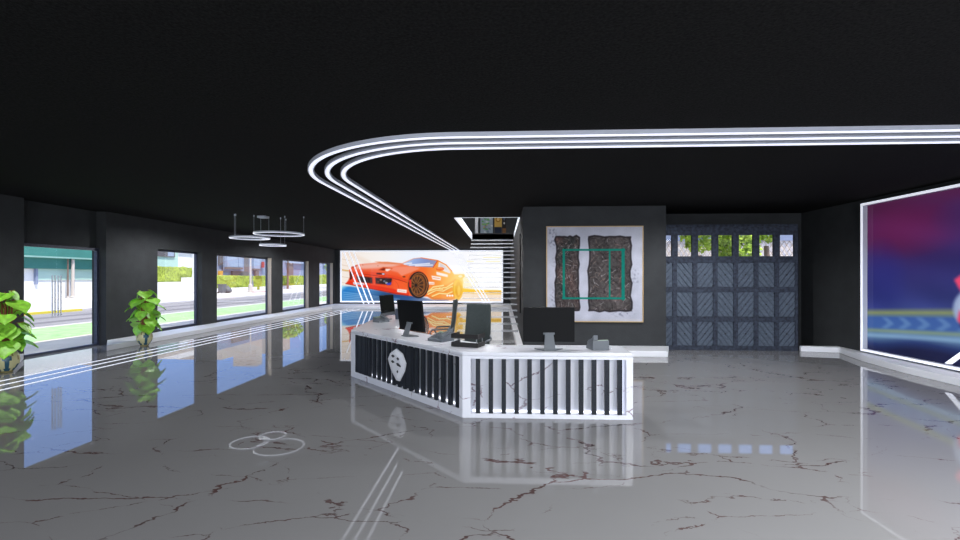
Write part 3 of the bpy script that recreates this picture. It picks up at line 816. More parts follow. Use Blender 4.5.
# back wing, mostly hidden
w = MB().prism([(-2.745, 8.43, 0), (-3.05, 11.75, 0), (-2.83, 11.75, 0), (-2.53, 8.55, 0)], (0, 0, DZ-.05)); w.build('side_panel', M['desk'], dk)
MB().box(1.62, 1.648, 6.2, 6.64, 0, DZ-.05).build('end_panel', M['desk'], dk)

# ------------------------------------------------------------------ monitors
def monitor(label, loc, rotz, tilt=0, w=.68, h=.46):
    t = thing('computer_monitor', label, 'monitor', loc, rotz, 'monitors on the desk')
    # local frame: screen looks along +y, its back along -y
    R = Matrix.Translation((0, 0, .33)) @ Matrix.Rotation(tilt, 4, 'X')
    b = MB().box(-w/2, w/2, -.02, .02, -h/2, h/2)
    b.xf(R); b.build('housing', M['black'], t, bevel=.01, local=True)
    s = MB().box(-w/2+.02, w/2-.02, .0195, .023, -h/2+.075, h/2-.02).xf(R).build('screen', M['screenoff'], t, local=True)
    s = MB().box(-w/2+.004, w/2-.004, .0195, .024, -h/2+.004, -h/2+.065).xf(R).build('chin', M['metal'], t, local=True)
    st = MB().prism([(-.075, -.11, .012), (.075, -.11, .012), (.055, -.035, .22), (-.055, -.035, .22)], (0, .014, .002))
    st.box(-.075, .075, -.035, -.015, .20, .225)
    st.build('stand_neck', M['greyplastic'], t, bevel=.004, local=True)
    MB().prism([(-.08, -.13, 0), (.08, -.13, 0), (.19, .02, 0), (.12, .05, 0), (-.12, .05, 0), (-.19, .02, 0)], (0, 0, .012)).build('stand_foot', M['greyplastic'], t, bevel=.003, local=True)
    return t
monitor('monitor seen from behind on the right wing of the desk', (.62, 6.27, DZ), .03)
monitor('monitor seen from behind on the left wing of the desk, left of the phone', (-1.49, 7.62, DZ), -.74, .12, .66, .50)
monitor('monitor at the far left end of the desk with its dark screen showing', (-2.57, 10.45, DZ), -1.80, .12, .62, .46)
tag(MB().box(-2.42, -2.26, 10.55, 10.62, DZ, DZ+.24).build('navy_box', mat('navy_plastic', (54, 62, 80), .5), None, bevel=.01), 'small navy box standing on the desk right of the far monitor', 'desk_object')  # unidentified dark blue object built as a plain box

# ------------------------------------------------------------------ telephones
def phone(label, loc, rotz, sc=1.0, hz=1.0):
    t = thing('desk_telephone', label, 'telephone', loc, rotz, 'telephones on the desk')
    # wedge body, keypad side towards +y
    m = MB().prism([(-.11*sc, -.1*sc, 0), (-.11*sc, .1*sc, 0), (-.11*sc, .1*sc, .03*sc), (-.11*sc, -.1*sc, .09*sc)], (.22*sc, 0, 0)); m.build('body', M['greyplastic'], t, bevel=.005, local=True)
    h_ = MB().prism([(-.10*sc, -.095*sc, .09*sc), (-.10*sc, .09*sc, .035*sc), (-.10*sc, .09*sc, .065*sc), (-.10*sc, .05*sc, .085*sc), (-.10*sc, -.05*sc, .11*sc), (-.10*sc, -.095*sc, .14*sc)], (.06*sc, 0, 0)); h_.build('handset', M['greyplastic'], t, bevel=.006, local=True)
    k = MB()
    for i in range(3):
        for j in range(4):
            x = .0+i*.035*sc; y = -.03+j*.03*sc; z = .09*sc-.06*sc*((y/sc+.1)/.2)
            k.box(x-.011, x+.011, y-.009, y+.009, z-.006, z+.006)
    k.build('keypad', M['metal'], t, local=True)
    MB().prism([(-.03*sc, -.09*sc, .088*sc), (.1*sc, -.09*sc, .088*sc), (.1*sc, -.05*sc, .077*sc), (-.03*sc, -.05*sc, .077*sc)], (0, .002, .006)).build('display', mat('phone_display', (150, 172, 150), .3), t, local=True)
    if hz != 1.0:
        for ch in children(t): ch.scale = (1, 1, hz)
    return t
phone('grey telephone on the right end of the desk', (1.27, 6.33, DZ), .25, 1.05, 1.35)
phone('grey telephone between the left wing monitor and the paper trays', (-.92, 7.05, DZ), 2.5, 1.35)
phone('grey telephone below the far left monitor', (-2.58, 9.93, DZ), -2.3, 1.2)
tag(MB().tube([(1.37, 6.33, DZ+.012), (1.44, 6.27, DZ+.012), (1.46, 6.34, DZ+.012), (1.43, 6.42, DZ+.012), (1.37, 6.42, DZ+.012)], .005, 6).build('phone_cord', M['white'], None, smooth=True), 'thin white cord looped beside the right end telephone', 'cord')

# ------------------------------------------------------------------ two-tier paper tray
t = thing('paper_tray', 'black two-tier paper tray on the desk before the chair', 'tray', (-.47, 6.52, DZ), -.35)
for z in (.0, .115):
    m = MB().box(-.2, .2, -.13, .13, z+.002, z+.012).box(-.2, .2, -.13, -.118, z+.012, z+.065).box(-.2, -.188, -.118, .13, z+.012, z+.065).box(.188, .2, -.118, .13, z+.012, z+.065)
    m.build('tray_shelf', M['blackwood'], t, local=True, bevel=.003)
for x in (-.17, .17):
    for y in (-.1, .1): MB().tube([(x, y, .012), (x, y, .117)], .006, 6).build('post', M['metal'], t, local=True)

# ------------------------------------------------------------------ office chairs
def office_chair(label, loc, rotz):
    t = thing('office_chair', label, 'chair', loc, rotz, 'office chairs behind the desk')
    # faces +y
    b = MB(); n = 8; vs = []
    for side in (0, 1):
        for i in range(n+1):
            z = .50+.82*i/n; y = -.24-.10*(i/n)-.02*math.sin(PI*i/n)+(.03 if side else 0); wd = .25-.03*abs(i/n-.4)
            for j in range(5): vs.append((wd*(j-2)/2, y-.02*(1-((j-2)/2)**2), z))
    r = (n+1)*5; fs = []
    for i in range(n):
        for j in range(4):
            a = i*5+j; fs += [(a, a+1, a+6, a+5), (r+a, r+a+5, r+a+6, r+a+1)]
    for i in range(n): fs += [(i*5, i*5+5, r+i*5+5, r+i*5), (i*5+4, r+i*5+4, r+i*5+9, i*5+9)]
    for j in range(4): fs += [(j, r+j, r+j+1, j+1), (n*5+j, n*5+j+1, r+n*5+j+1, r+n*5+j)]
    b.add(vs, fs); bk = b.build('backrest', M['chair'], t, local=True, bevel=.006, smooth=True)
    MB().tube([(0, -.288, .52), (0, -.33, .92), (0, -.385, 1.31)], .008, 6).build('seam', M['metal'], bk, local=True)
    MB().box(-.25, .25, -.24, .25, .44, .52).build('seat', M['chair'], t, local=True, bevel=.03)
    for s in (-1, 1):
        MB().tube([(s*.25, -.27, .78), (s*.29, -.22, .72), (s*.29, .12, .70), (s*.27, .17, .62), (s*.25, .1, .48)], .018, 8).build('armrest', M['metal'], t, local=True, smooth=True)
    MB().tube([(0, 0, .10), (0, 0, .45)], .03, 10).build('column', M['metal'], t, local=True)
    for k in range(5):
        a = 2*PI*k/5+.3; c_, s_ = math.cos(a), math.sin(a)
        lg = MB().tube([(0, 0, .11), (.3*c_, .3*s_, .075)], [.028, .018], 6).build('leg', M['metal'], t, local=True)
        MB().lathe([(.028, -.012), (.028, .012)], 12).xf(Matrix.Translation((.3*c_, .3*s_, .03)) @ Matrix.Rotation(a, 4, 'Z') @ Matrix.Rotation(PI/2, 4, 'X')).build('castor', M['black'], lg, local=True)
    return t
office_chair('grey office chair seen square on behind the paper trays', (-.54, 8.05, 0), PI-.4)
office_chair('grey office chair seen from the side, facing left behind the desk', (-1.32, 10.0, 0), PI/2-.05)

# ------------------------------------------------------------------ potted plants
def plant(label, loc, seed, s=1.0, lean=0):
    r = random.Random(seed)
    t = thing('potted_plant', label, 'plant', loc, 0, 'potted plants by the entrance')
    prof = [(.085, 0), (.10, .008), (.105, .03), (.15, .075), (.19, .135), (.202, .20), (.192, .27), (.155, .33), (.125, .35), (.13, .37), (.14, .378), (.125, .38), (.11, .36)]
    def mf(i, k):
        if i in (1,): return 2
        if i == 2: return 1 if k % 6 in (0, 1, 2, 3) else 0
        if i == 3: return 1 if k % 6 in (1, 2) else 0
        if i == 4: return 1 if k % 12 in (7, 8) else 0
        if i == 5: return 1 if k % 12 in (6, 7, 8, 9) else (2 if k % 12 == 1 else 0)
        if i == 6: return 1 if k % 12 in (7, 8) else (2 if k % 6 == 4 else 0)
        if i in (8, 9): return 2
        return 0
    prof2 = [(a*s*.9, b2*s*1.12) for a, b2 in prof]
    MB().lathe(prof2, 36, mfun=mf).build('pot', [M['pot'], M['potteal'], M['pothoney']], t, local=True, smooth=True)
    MB().lathe([(.108*s, .385*s), (.108*s, .39*s)], 24).build('soil', M['soil'], t, local=True)
    st = MB(); lf = MB(); tips = []
    for k in range(4):
        a = k*1.6+.4; x = .035*math.cos(a)*s; y = .035*math.sin(a)*s
        st.tube([(x, y, .37*s), (x*1.6, y*1.6, .85*s), (x*2.2+.02, y*2.2, 1.3*s)], [.024*s, .019*s, .009*s], 7)
    def leaf(base, az, el, size):
        """heart-shaped leaf blade, drooping, facing outwards"""
        nb = []
        for i in range(9):
            u = i/8; wd = size*1.5*math.sin(PI*min(1, u*.9+.12))**.8*(1-.35*u)
            nb.append((u*size*1.05, wd/2, -.28*size*u*u))
        nb[-1] = (size*1.07, .004, -.30*size); vs = []
        for x, w_, z in nb: vs += [(x, -w_, z-.0*w_), (x, -w_*.5, z-.05*size), (x, 0, z-.075*size), (x, w_*.5, z-.05*size), (x, w_, z)]
        # heart lobes behind the joint
        mtx = Matrix.Translation(base) @ Matrix.Rotation(az, 4, 'Z') @ Matrix.Rotation(-el, 4, 'Y')
        fs = [(i*5+j, i*5+j+1, i*5+j+6, i*5+j+5) for i in range(8) for j in range(4)]
        st0 = len(lf.v); lf.add(vs, fs); lf.xf(mtx, st0)
    k = 0
    for z, num, rad, size in ((.60, 6, .17, .27), (.78, 5, .24, .25), (.95, 5, .22, .26), (1.12, 4, .22, .25), (1.28, 4, .17, .27), (1.44, 4, .12, .22)):
        for i in range(num):
            az = 2*PI*(i+.5*(k % 2)+r.uniform(-.2, .2))/num; rr = rad*s*r.uniform(.8, 1.25); zz_ = (z+r.uniform(-.06, .06))*s
            b2 = Vector((rr*math.cos(az), rr*math.sin(az), zz_))
            st.tube([(.03*math.cos(az)*s, .03*math.sin(az)*s, zz_-.14*s), b2*.6+Vector((0, 0, zz_*.4-.01)), b2], .0065*s, 5)
            leaf(b2-Vector((math.cos(az), math.sin(az), 0))*.05*s, az+r.uniform(-.4, .4), r.uniform(-1.05, -.25), size*s*r.uniform(.9, 1.25))
        k += 1
    st.build('stem', M['stem'], t, local=True, smooth=True)
    lf.build('foliage', M['leaf'], t, local=True, smooth='all')
    return t
plant('broad leaved plant in a painted cream pot left of the glass door', (-9.35, 8.45, 0), 3, 1.05)
plant('broad leaved plant in a painted cream pot between door and first window', (-9.35, 11.88, 0), 5, 1.0)

# ------------------------------------------------------------------ ring pendant lamp
pl = thing('pendant_lamp', 'hanging lamp of three white light rings on thin cables', 'lamp', (-6.77, 13.03, H))
cxp = lambda u: X_at(u, 13.03)
MB().box(cxp(263)-.12, cxp(263)+.12, 12.92, 13.14, H-.06, H).build('canopy', M['housing'], pl, bevel=.008)
for cx, z, R, offs in ((279.3, 3.03, .655, (200, 15, 100)), (250, 2.92, .51, (250, 255, 10)), (273, 2.715, .34, (185, 80, 0))):
    X0 = cxp(cx); circ = [(X0+R*math.cos(t), 13.03+R*math.sin(t)) for t in np.linspace(0, 2*PI, 64, endpoint=False)]
    rg = MB().sweep(circ, [(-.018, z+.02), (.018, z+.02), (.018, z-.02), (-.018, z-.02)], closed=True).build('ring', M['housing'], pl)
    MB().sweep(circ, [(-.016, z-.02), (.016, z-.02), (.016, z-.032), (-.016, z-.032)], closed=True).build('diffuser', M['led'], rg)
    for k, a in enumerate(offs):
        t = math.radians(a); p = (X0+R*math.cos(t), 13.03+R*math.sin(t))
        cb = MB().tube([(p[0], p[1], z+.02), (p[0], p[1], H-.03)], .0032, 5).build('cable', M['housing'], pl)
        MB().lathe([(.014, -.05), (.014, 0)], 10, (p[0], p[1], H)).build('cable_anchor', M['housing'], cb)
# ------------------------------------------------------------------ street outside
smesh('pavement_near', MB().box(-13.1, -10.9, -30, 120, -.10, -.02), M['pave_cool'])
smesh('pavement_garden', MB().box(-13.2, -10.73, 17.0, 120, -.02, -.004), M['pave'])
tag(MB().box(-16.3, -13.1, -30, 120, -.10, -.015).build('lawn_strip', M['grass'], None), 'green grass strip between pavement and road', 'grass', kind='stuff')
smesh('curb_near', MB().box(-16.6, -16.3, -30, 120, -.15, 0), M['pave'])
smesh('road', MB().box(-24, -16.6, -30, 160, -.2, -.12), M['asphalt'])
smesh('pavement_far', MB().box(-34, -24, -30, 200, -.2, -.02), M['pave'])
smesh('ground_far', MB().box(-90, -34, -40, 240, -.3, -.06), M['pave'])
smesh('ground_rear', MB().box(-10, 60, 30, 120, -.3, -.06).box(3.5, 60, 13.5, 30, -.3, -.06), M['pave'])
m = MB()
for x in (-19.2, -21.4): m.box(x-.35, x+.35, -30, 160, -.12, -.116)
tag(m.build('road_streaks', mat('streak_dark', (112, 108, 110), .9), None), 'dark streaks along the road', 'road marking')  # two darker bands running the length of the road
tag(MB().box(-24.05, -23.8, 20.5, 25.6, -.12, -.0).build('yellow_curb', M['yellow'], None), 'yellow painted curb across the road from the door', 'curb')

def hedge(label, x0, x1, y0, y1, z0, z1, seed):
    m = MB(); n1 = max(3, int((y1-y0)/.3)); n2 = 5; n3 = max(3, int((z1-z0)/.25))
    bm = bmesh.new(); bmesh.ops.create_cube(bm, size=1)
    bmesh.ops.subdivide_edges(bm, edges=[e for e in bm.edges], cuts=7, use_grid_fill=True)
    for it in range(1): bmesh.ops.subdivide_edges(bm, edges=[e for e in bm.edges if abs((e.verts[0].co-e.verts[1].co).y) > .05], cuts=max(1, int((y1-y0)/8/.35)), use_grid_fill=False)
    bm.normal_update()
    for v in bm.verts:
        p = Vector(((v.co.x+.5)*(x1-x0)+x0, (v.co.y+.5)*(y1-y0)+y0, (v.co.z+.5)*(z1-z0)+z0))
        q = mnoise.noise_vector(p*1.4+Vector((seed, 0, 0)))*.16+mnoise.noise_vector(p*4)*.07
        if v.co.z < -.45: q.z = 0
        v.co = p+q
    me = bpy.data.meshes.new('hedge'); 
    c0 = Vector(((x0+x1)/2, (y0+y1)/2, z0))
    for v in bm.verts: v.co -= c0
    bm.to_mesh(me); bm.free(); me.materials.append(M['hedge'])
    o = bpy.data.objects.new('hedge', me); o.location = c0; C.objects.link(o)
    return tag(o, label, 'hedge')
yat = lambda u, X_: X_/X_at(u, 1.0)        # depth at which column u meets the plane x = X_
def wallbox(name, label, cat, X_, u0, u1, z0, z1, mt, dep=.5):
    y0, y1 = sorted((yat(u0, X_), yat(u1, X_)))
    return tag(MB().box(X_-dep, X_, y0, y1, z0, z1).build(name, M[mt], None), label, cat)
# low white walls and hedges
wallbox('garden_wall', 'white garden wall under the hedge outside the first window', 'wall', -34, 140, 193, -.06, 1.28, 'stucco')
wallbox('garden_wall', 'low pale garden wall outside the widest window', 'wall', -34, 214, 257, -.06, .42, 'stucco')
wallbox('garden_wall', 'low pale garden wall seen through the third window', 'wall', -34, 263, 312, -.06, .42, 'stucco')
wallbox('garden_wall', 'low pale garden wall seen through the farthest window', 'wall', -34, 315, 340, -.06, .42, 'stucco')
wallbox('gate_pillar', 'white gate pillar at the end of the garden wall outside the first window', 'pillar', -33.8, 187.5, 192.5, -.06, 1.75, 'stucco', .7)
def hedge_u(label, u0, u1, z0, z1, seed, X_=-34.78, dep=1.2):
    y0, y1 = sorted((yat(u0, X_), yat(u1, X_))); hedge(label, X_-dep, X_, y0, y1, z0, z1, seed)
hedge_u('clipped hedge on the white wall outside the first window', 146, 192, 0, 2.85, 1)
hedge_u('long clipped hedge outside the widest window', 208, 253, 0, 1.95, 2)
hedge_u('bushy hedge end at the right edge of the widest window', 261, 266, 0, 1.95, 3)
hedge_u('left clipped hedge seen through the third window', 276, 288.6, 0, 2.0, 4)
hedge_u('right clipped hedge seen through the third window', 293.6, 306, 0, 2.0, 5)
hedge_u('clipped hedge seen through the farthest window', 320, 334, 0, 2.2, 6)
# buildings across the road
def building(label, loc): return thing('building', label, 'building', loc)
def ubox(m, X_, u0, u1, z0, z1, dep, mi=0):
    y0, y1 = sorted((yat(u0, X_), yat(u1, X_))); m.box(X_-dep, X_, y0, y1, z0, z1, mi); return m
b = building('white shop building with teal awnings across from the glass door', (-40, 38, 0))
ubox(MB(), -39, -70, 104, -.06, 6.3, 8).build('wall', M['stucco'], b)
ubox(MB(), -38.2, -70, 101, 3.55, 4.75, .8).build('awning', M['teal'], b)
ubox(MB(), -38.1, -70, 101, 3.42, 3.55, .9).build('awning_edge', M['tealpale'], b)
ubox(MB(), -38.6, -70, 101, 2.5, 3.42, .4).build('fascia', M['teal'], b)
ubox(MB(), -38.7, -70, 101, 4.75, 4.9, .4).build('cornice', M['tealpale'], b)
ubox(MB(), -38.9, 38, 100, 1.55, 2.5, .1).build('tiled_panel', M['mint'], b)
ubox(MB(), -38.8, 36, 38.2, 1.2, 3.4, .2).build('downpipe', M['slateblue'], b)
ubox(MB(), -38.9, 24, 36, 2.5, 3.4, .1).build('shop_window', M['winblue'], b)
ubox(MB(), -38.8, 73, 75, .75, 1.55, .2).build('door_sign', M['winblue'], b)
for lab, u0, u1, X_ in (('slim brown post in front of the white shop', 67.2, 68.6, -38.35), ('thicker beige post before the white shop, right of the brown one', 71.4, 74.4, -38.4)):
    y0, y1 = yat(u0, X_), yat(u1, X_)
    t = thing('street_post', lab, 'post', (X_, (y0+y1)/2, -.02))
    MB().tube([(0, 0, 0), (0, 0, 3.4)], [(y1-y0)/2*.95, (y1-y0)/2*.85], 10).build('pole', M['bark'] if u0 < 70 else M['pole'], t, local=True, smooth=True)
    MB().lathe([((y1-y0)/2*1.6, 0), ((y1-y0)/2*1.3, .12), ((y1-y0)/2, .14)], 10).build('pole_foot', M['pole'], t, local=True)
b = building('mint and white house behind the hedge outside the first window', (-42, 52, 0))
ubox(MB(), -40, 130, 178, -.06, 7.2, 8).build('wall', M['mint'], b)
ubox(MB(), -40.2, 178, 206, -.06, 8.4, 8).build('white_wing', M['stucco'], b)
wd = ubox(MB(), -39.85, 155, 175, 4.2, 5.6, .3).build('window', M['windark'], b)
ubox(MB(), -39.8, 168, 174, 4.3, 5.4, .05).build('pane', M['winblue'], wd)
ubox(MB(), -39.4, 130, 206, 7.2, 7.6, 9).build('cornice', M['beige'], b)
# sign above that house: pale board with red lettering
t = thing('sign_board', 'pale upright sign board with red lettering seen only in the floor reflection', 'sign', (-39.9, yat(187, -39.9), 5.2))
ubox(MB(), -39.8, 179.5, 194, 5.2, 7.15, .15).build('board', M['stucco'], t)
y0 = yat(179.5, -39.8); y1 = yat(194, -39.8); wy = y1-y0
cu = bpy.data.curves.new('sign_text', 'FONT'); cu.body = 'SBAY'; cu.size = .8; cu.extrude = .01; cu.align_x = 'CENTER'
to = bpy.data.objects.new('sign_text', cu); C.objects.link(to)
dg = bpy.context.evaluated_depsgraph_get(); me = bpy.data.meshes.new_from_object(to.evaluated_get(dg)); bpy.data.objects.remove(to)
me.transform(Matrix.Translation((.12, 0, .15)) @ Matrix.Rotation(PI/2, 4, 'Z') @ Matrix.Rotation(PI/2, 4, 'X')); me.materials.append(M['red'])
lo = bpy.data.objects.new('lettering', me); C.objects.link(lo); lo.parent = t
lg = MB()
for s in (-1, 1):
    lg.prism([(.11, .5+s*.12, 1.25), (.11, .5+s*.28, 1.25), (.11, .5+s*.55-.3, 1.75), (.11, .5+s*.4-.3, 1.75)], (.02, 0, 0)).lathe([(.13, -.01), (.13, .01)], 12, (0, 0, 0))
    lg.xf(Matrix.Translation((.12, .5+s*.25, 1.25)) @ Matrix.Rotation(PI/2, 4, 'Y'), len(lg.v)-24)
lg.build('emblem', M['red'], t, local=True)
b = building('grey blue modern house with taupe entrance outside the widest window', (-42, 75, 0))
ubox(MB(), -41, 206, 277, -.06, 8.8, 8).build('wall', M['slateblue'], b)
ubox(MB(), -40.7, 232.8, 249, -.06, 8.2, .4).build('entrance_bay', M['taupe'], b)
f = ubox(MB(), -40.4, 225, 244, 2.7, 5.7, .3).build('bay_frame', M['slateblue'], b)
ubox(MB(), -40.2, 227.4, 238, 3.3, 4.8, .3).build('window', M['winblue'], f)
ubox(MB(), -40.25, 238.6, 242.6, 3.3, 4.8, .3).build('window', M['winblue'], f)
ubox(MB(), -40.0, 227, 243, 3.0, 3.25, .4).build('sill', M['taupe'], f)
ubox(MB(), -40.7, 219.8, 223, 3.6, 6, .3).build('window', M['windark'], b)
ubox(MB(), -40.7, 219.8, 223, 1.6, 2.7, .3).build('amber_window', M['orange'], b)  # window filled with plain amber
ubox(MB(), -40.7, 254, 260.5, 3.2, 5.4, .3).build('window', M['winblue'], b)
ubox(MB(), -40.65, 254, 260.5, 2.9, 3.2, .4).build('sill', M['taupe'], b)
ubox(MB(), -40.6, 256, 259, .3, 2.8, .3).build('door', M['taupe'], b)
ubox(MB(), -40.5, 262.5, 264.5, 3.4, 4.4, .2).build('red_sign', M['red'], b)
ubox(MB(), -41, 206, 222, 8.8, 9.5, 7).build('parapet', M['beige'], b)
ubox(MB(), -41.2, 222, 260, 8.8, 10.4, 7).build('upper_block', M['beige'], b)
ubox(MB(), -42, 256, 262, 8.8, 13.5, 4).build('chimney', M['beige'], b)
b = building('blue grey house with dark doorway seen through the third window', (-44, 105, 0))
ubox(MB(), -43, 277, 312, -.06, 10, 8).build('wall', M['slateblue'], b)
ubox(MB(), -42.7, 288.4, 293.4, .2, 4.6, .4).build('door', M['taupe'], b)
ubox(MB(), -42.5, 290.4, 292, 4.4, 6.2, .3).build('sign_panel', M['beige'], b)
ubox(MB(), -42.4, 288, 306, 4.6, 5.3, .8).build('porch_beam', M['winblue'], b)
ubox(MB(), -42.6, 295, 304, 6.0, 8.2, .3).build('window', M['winblue'], b)
ubox(MB(), -42.9, 276, 290, 10, 12.8, 6).build('roof_block', M['beige'], b)
b = building('grey blue house seen through the farthest window', (-44, 150, 0))
ubox(MB(), -43, 313, 340, -.06, 10, 8).build('wall', M['slateblue'], b)
ubox(MB(), -42.8, 319, 322, 5.4, 8, .3).build('window', M['windark'], b)
ubox(MB(), -42.6, 324, 336, 4.5, 5.2, .8).build('canopy', M['winblue'], b)
# street furniture
lp = thing('lamp_post', 'pale tapering lamp post outside the widest window', 'post', (-30.2, yat(250.5, -30.2), -.02))
MB().tube([(0, 0, .9), (0, 0, 7.5)], [.115, .07], 12).build('pole', M['pole'], lp, local=True, smooth=True)
MB().lathe([(.34, 0), (.34, .12), (.26, .16), (.22, .85), (.16, .95), (.12, 1.0)], 14).build('pole_foot', M['pole'], lp, local=True)
tag(MB().box(-29.8, -29.45, yat(248.3, -30.2), yat(264.5, -30.2), -.03, .012).build('red_curb', M['red'], None), 'red painted curb strip at the foot of the lamp post', 'curb')
yb = yat(222, -31.5)
t = thing('wheeled_bin', 'grey wheeled rubbish bin by the hedge outside the widest window', 'bin', (-31.5, yb, -.02))
MB().prism([(-.28, -.27, .06), (.28, -.27, .06), (.28, .27, .06), (-.28, .27, .06)], (0, 0, .02)).add([(-.27, -.27, .08), (.27, -.27, .08), (.27, .27, .08), (-.27, .27, .08), (-.33, -.33, .95), (.33, -.33, .95), (.33, .33, .95), (-.33, .33, .95)], [(0, 1, 5, 4), (1, 2, 6, 5), (2, 3, 7, 6), (3, 0, 4, 7), (4, 5, 6, 7)]).build('body', M['binmat'], t, local=True, bevel=.02)
MB().box(-.36, .36, -.36, .36, .95, 1.02).build('lid', M['binmat'], t, local=True, bevel=.02)
for s in (-1, 1): MB().lathe([(.1, -.03), (.1, .03)], 14).xf(Matrix.Translation((-.25, s*.3, .1)) @ Matrix.Rotation(PI/2, 4, 'X')).build('wheel', M['bolt'], t, local=True)
bm = MB().lathe([(.2, 0), (.42, .1), (.46, .3), (.36, .55), (.16, .7), (.07, .76), (.12, .84)], 14)
bm.v = [tuple(Vector(v)+mnoise.noise_vector(Vector(v)*3)*.07*(v[2] > .01)) for v in bm.v]
bm.xf(Matrix.Translation((-31.4, yat(227.6, -31.4), -.02)))
tag(bm.build('rubbish_bag', M['binmat'], None, smooth='all'), 'full dark rubbish bag beside the wheeled bin', 'bag')

# ------------------------------------------------------------------ trees
def leaf_cloud(m, c, rad, n, size, r):
    for k in range(n):
        d = Vector((r.gauss(0, 1), r.gauss(0, 1), r.gauss(0, 1))).normalized()*r.uniform(.35, 1)**.5
        p = Vector(c)+Vector((d.x*rad[0], d.y*rad[1], d.z*rad[2]))
        a = Vector((r.gauss(0, 1), r.gauss(0, 1), r.gauss(0, 1))).normalized(); b2 = a.cross(Vector((r.gauss(0, 1), r.gauss(0, 1), r.gauss(0, 1)))).normalized()
        s = size*r.uniform(.6, 1.3)
        m.add([p-a*s, p+b2*s*.5, p+a*s, p-b2*s*.5], [(0, 1, 2, 3)])
def tree(label, loc, trunk_h, rad, n, size, seed, mt='tree', cz=None):
    r = random.Random(seed); t = thing('tree', label, 'tree', loc)
    MB().tube([(0, 0, 0), (.05, .03, trunk_h*.6), (0, .1, trunk_h)], [.16, .13, .09], 9).build('trunk', M['bark'], t, local=True, smooth=True)
    m = MB(); size *= .8; n = int(n*1.6); leaf_cloud(m, (0, 0, cz or trunk_h+rad[2]*.5), rad, n, size, r)
    m.build('foliage', M[mt], t, local=True)
tree('leafy tree outside behind the left panes of the garage door', (7.7, 18.6, -.06), 2.7, (.75, .7, .72), 520, .14, 1, cz=3.5)
tree('dense leafy tree outside behind the middle panes of the garage door', (9.3, 19.0, -.06), 1.7, (.78, .8, 1.4), 1300, .14, 2, cz=3.0)
tree('leafy tree outside behind the right panes of the garage door', (10.55, 19.2, -.06), 3.1, (.42, .5, .5), 330, .12, 4, cz=3.72)
tree('street tree with bare trunk seen through the third window', (-33, yat(287.6, -33), -.02), 5.6, (2.4, 2.4, 1.4), 700, .3, 5)
tree('light green tree at the right edge of the farthest window', (-29, yat(331, -29), -.02), 3.2, (1.3, 1.3, 2.2), 500, .22, 6, cz=4.6)
# pale latticed facade behind the garage
b = building('pale stone building with diamond lattice behind the garage door', (14, 24, 0))
MB().box(6, 24, 24, 28, -.06, 3.6).build('wall', M['stonepale'], b)
m = MB()
for k in range(0, 70):
    x = 6.2+k*.25
    m.prism([(x, 23.97, 1.5), (x+.025, 23.97, 1.5), (x+1.3, 23.97, 3.6), (x+1.275, 23.97, 3.6)], (0, .03, 0)).prism([(x, 23.94, 3.6), (x+.025, 23.94, 3.6), (x+1.3, 23.94, 1.5), (x+1.275, 23.94, 1.5)], (0, .03, 0))
m.build('lattice', M['beige'], b)
MB().box(6, 24, 23.9, 28, 3.6, 5.2).build('upper_storey', M['slateblue'], b)

# ------------------------------------------------------------------ light
W = bpy.data.worlds.new('world'); bpy.context.scene.world = W; W.use_nodes = True
nt = W.node_tree; bg = nt.nodes['Background']
tc = nt.nodes.new('ShaderNodeTexCoord'); sp = nt.nodes.new('ShaderNodeSeparateXYZ'); rp = nt.nodes.new('ShaderNodeValToRGB')
nt.links.new(tc.outputs['Generated'], sp.inputs[0]); nt.links.new(sp.outputs['Z'], rp.inputs['Fac']); nt.links.new(rp.outputs['Color'], bg.inputs['Color'])
e = rp.color_ramp.elements
e[0].position = .0; e[0].color = srgb(206, 222, 248); e[1].position = .75; e[1].color = srgb(206, 218, 238)
q = rp.color_ramp.elements.new(.12); q.color = srgb(132, 170, 236)
q = rp.color_ramp.elements.new(.42); q.color = srgb(118, 160, 236)
bg.inputs['Strength'].default_value = 1.7
def lamp(name, typ, loc, energy, col=(1, 1, 1), **k):
    l = bpy.data.lights.new(name, typ); l.energy = energy; l.color = col
    for a, v in k.items(): setattr(l, a, v)
    o = bpy.data.objects.new(name, l); o.location = loc; C.objects.link(o); return o
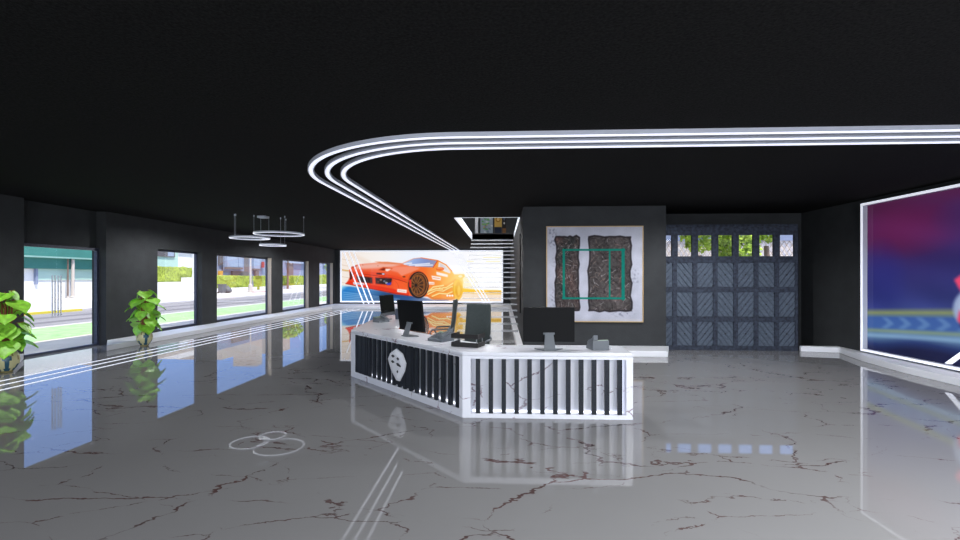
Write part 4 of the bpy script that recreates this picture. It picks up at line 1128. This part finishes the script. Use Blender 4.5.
s = lamp('sun', 'SUN', (-30, -20, 40), 5.5, (1, .96, .9), angle=.01)
s.rotation_euler = Vector((-.5, .38, -1.1)).to_track_quat('-Z', 'Y').to_euler()
a = lamp('rear_fill_light', 'AREA', (0, -7.6, 2.0), 820, (.96, .98, 1), shape='RECTANGLE', size=17, size_y=2.8)  # unseen fill light added behind the camera
a.rotation_euler = (PI/2, 0, 0)
for nm, x, y, sx, sy, en, tilt in (('overhead_fill', 5.3, -.2, 5, 5, 1100, .5), ('overhead_fill', -1.2, -.6, 4.5, 5, 70, .5), ('overhead_fill', -6.5, -.6, 4.5, 5, 40, .5)):  # unseen area fills added overhead to brighten floor and desk
    q = lamp(nm, 'AREA', (x, y, H-.06), en, (.97, .98, 1), shape='RECTANGLE', size=sx, size_y=sy); q.rotation_euler = (0, 0, 0)
lamp('upstairs_fill', 'POINT', (-.3, 17.5, 5.9), 800, (1, .98, .95), shadow_soft_size=.25)  # added fill that brightens the stairwell and the upstairs pictures
for x, y, en in ((-8.2, 7.0, 210), (.9, 8.3, 190), (-.8, 6.8, 120), (4.2, 9.0, 330), (-8.4, 13.5, 330), (-.6, 14.6, 240), (-8.4, 20, 340), (-5.5, 25.2, 600)):  # sizeless fills added under the ceiling, no fixtures there
    q = lamp('ceiling_fill_spot', 'SPOT', (x, y, H-.02), en, (.97, .98, 1), shadow_soft_size=0, spot_size=math.radians(168), spot_blend=.5)
# camera
cam = bpy.data.cameras.new('camera'); co = bpy.data.objects.new('camera', cam); C.objects.link(co)
cam.sensor_width = 36; cam.lens = 470/960*36; cam.shift_y = 7/960; cam.clip_end = 600
co.location = (0, 0, 1.8); co.rotation_euler = (PI/2, 0, _a)
S = bpy.context.scene; S.camera = co
S.view_settings.view_transform = 'Standard'; S.view_settings.look = 'None'; S.view_settings.gamma = 1; S.view_settings.exposure = 0
S.cycles.max_bounces = 8; S.cycles.transparent_max_bounces = 16; S.cycles.sample_clamp_indirect = 6
S.cycles.use_denoising = True
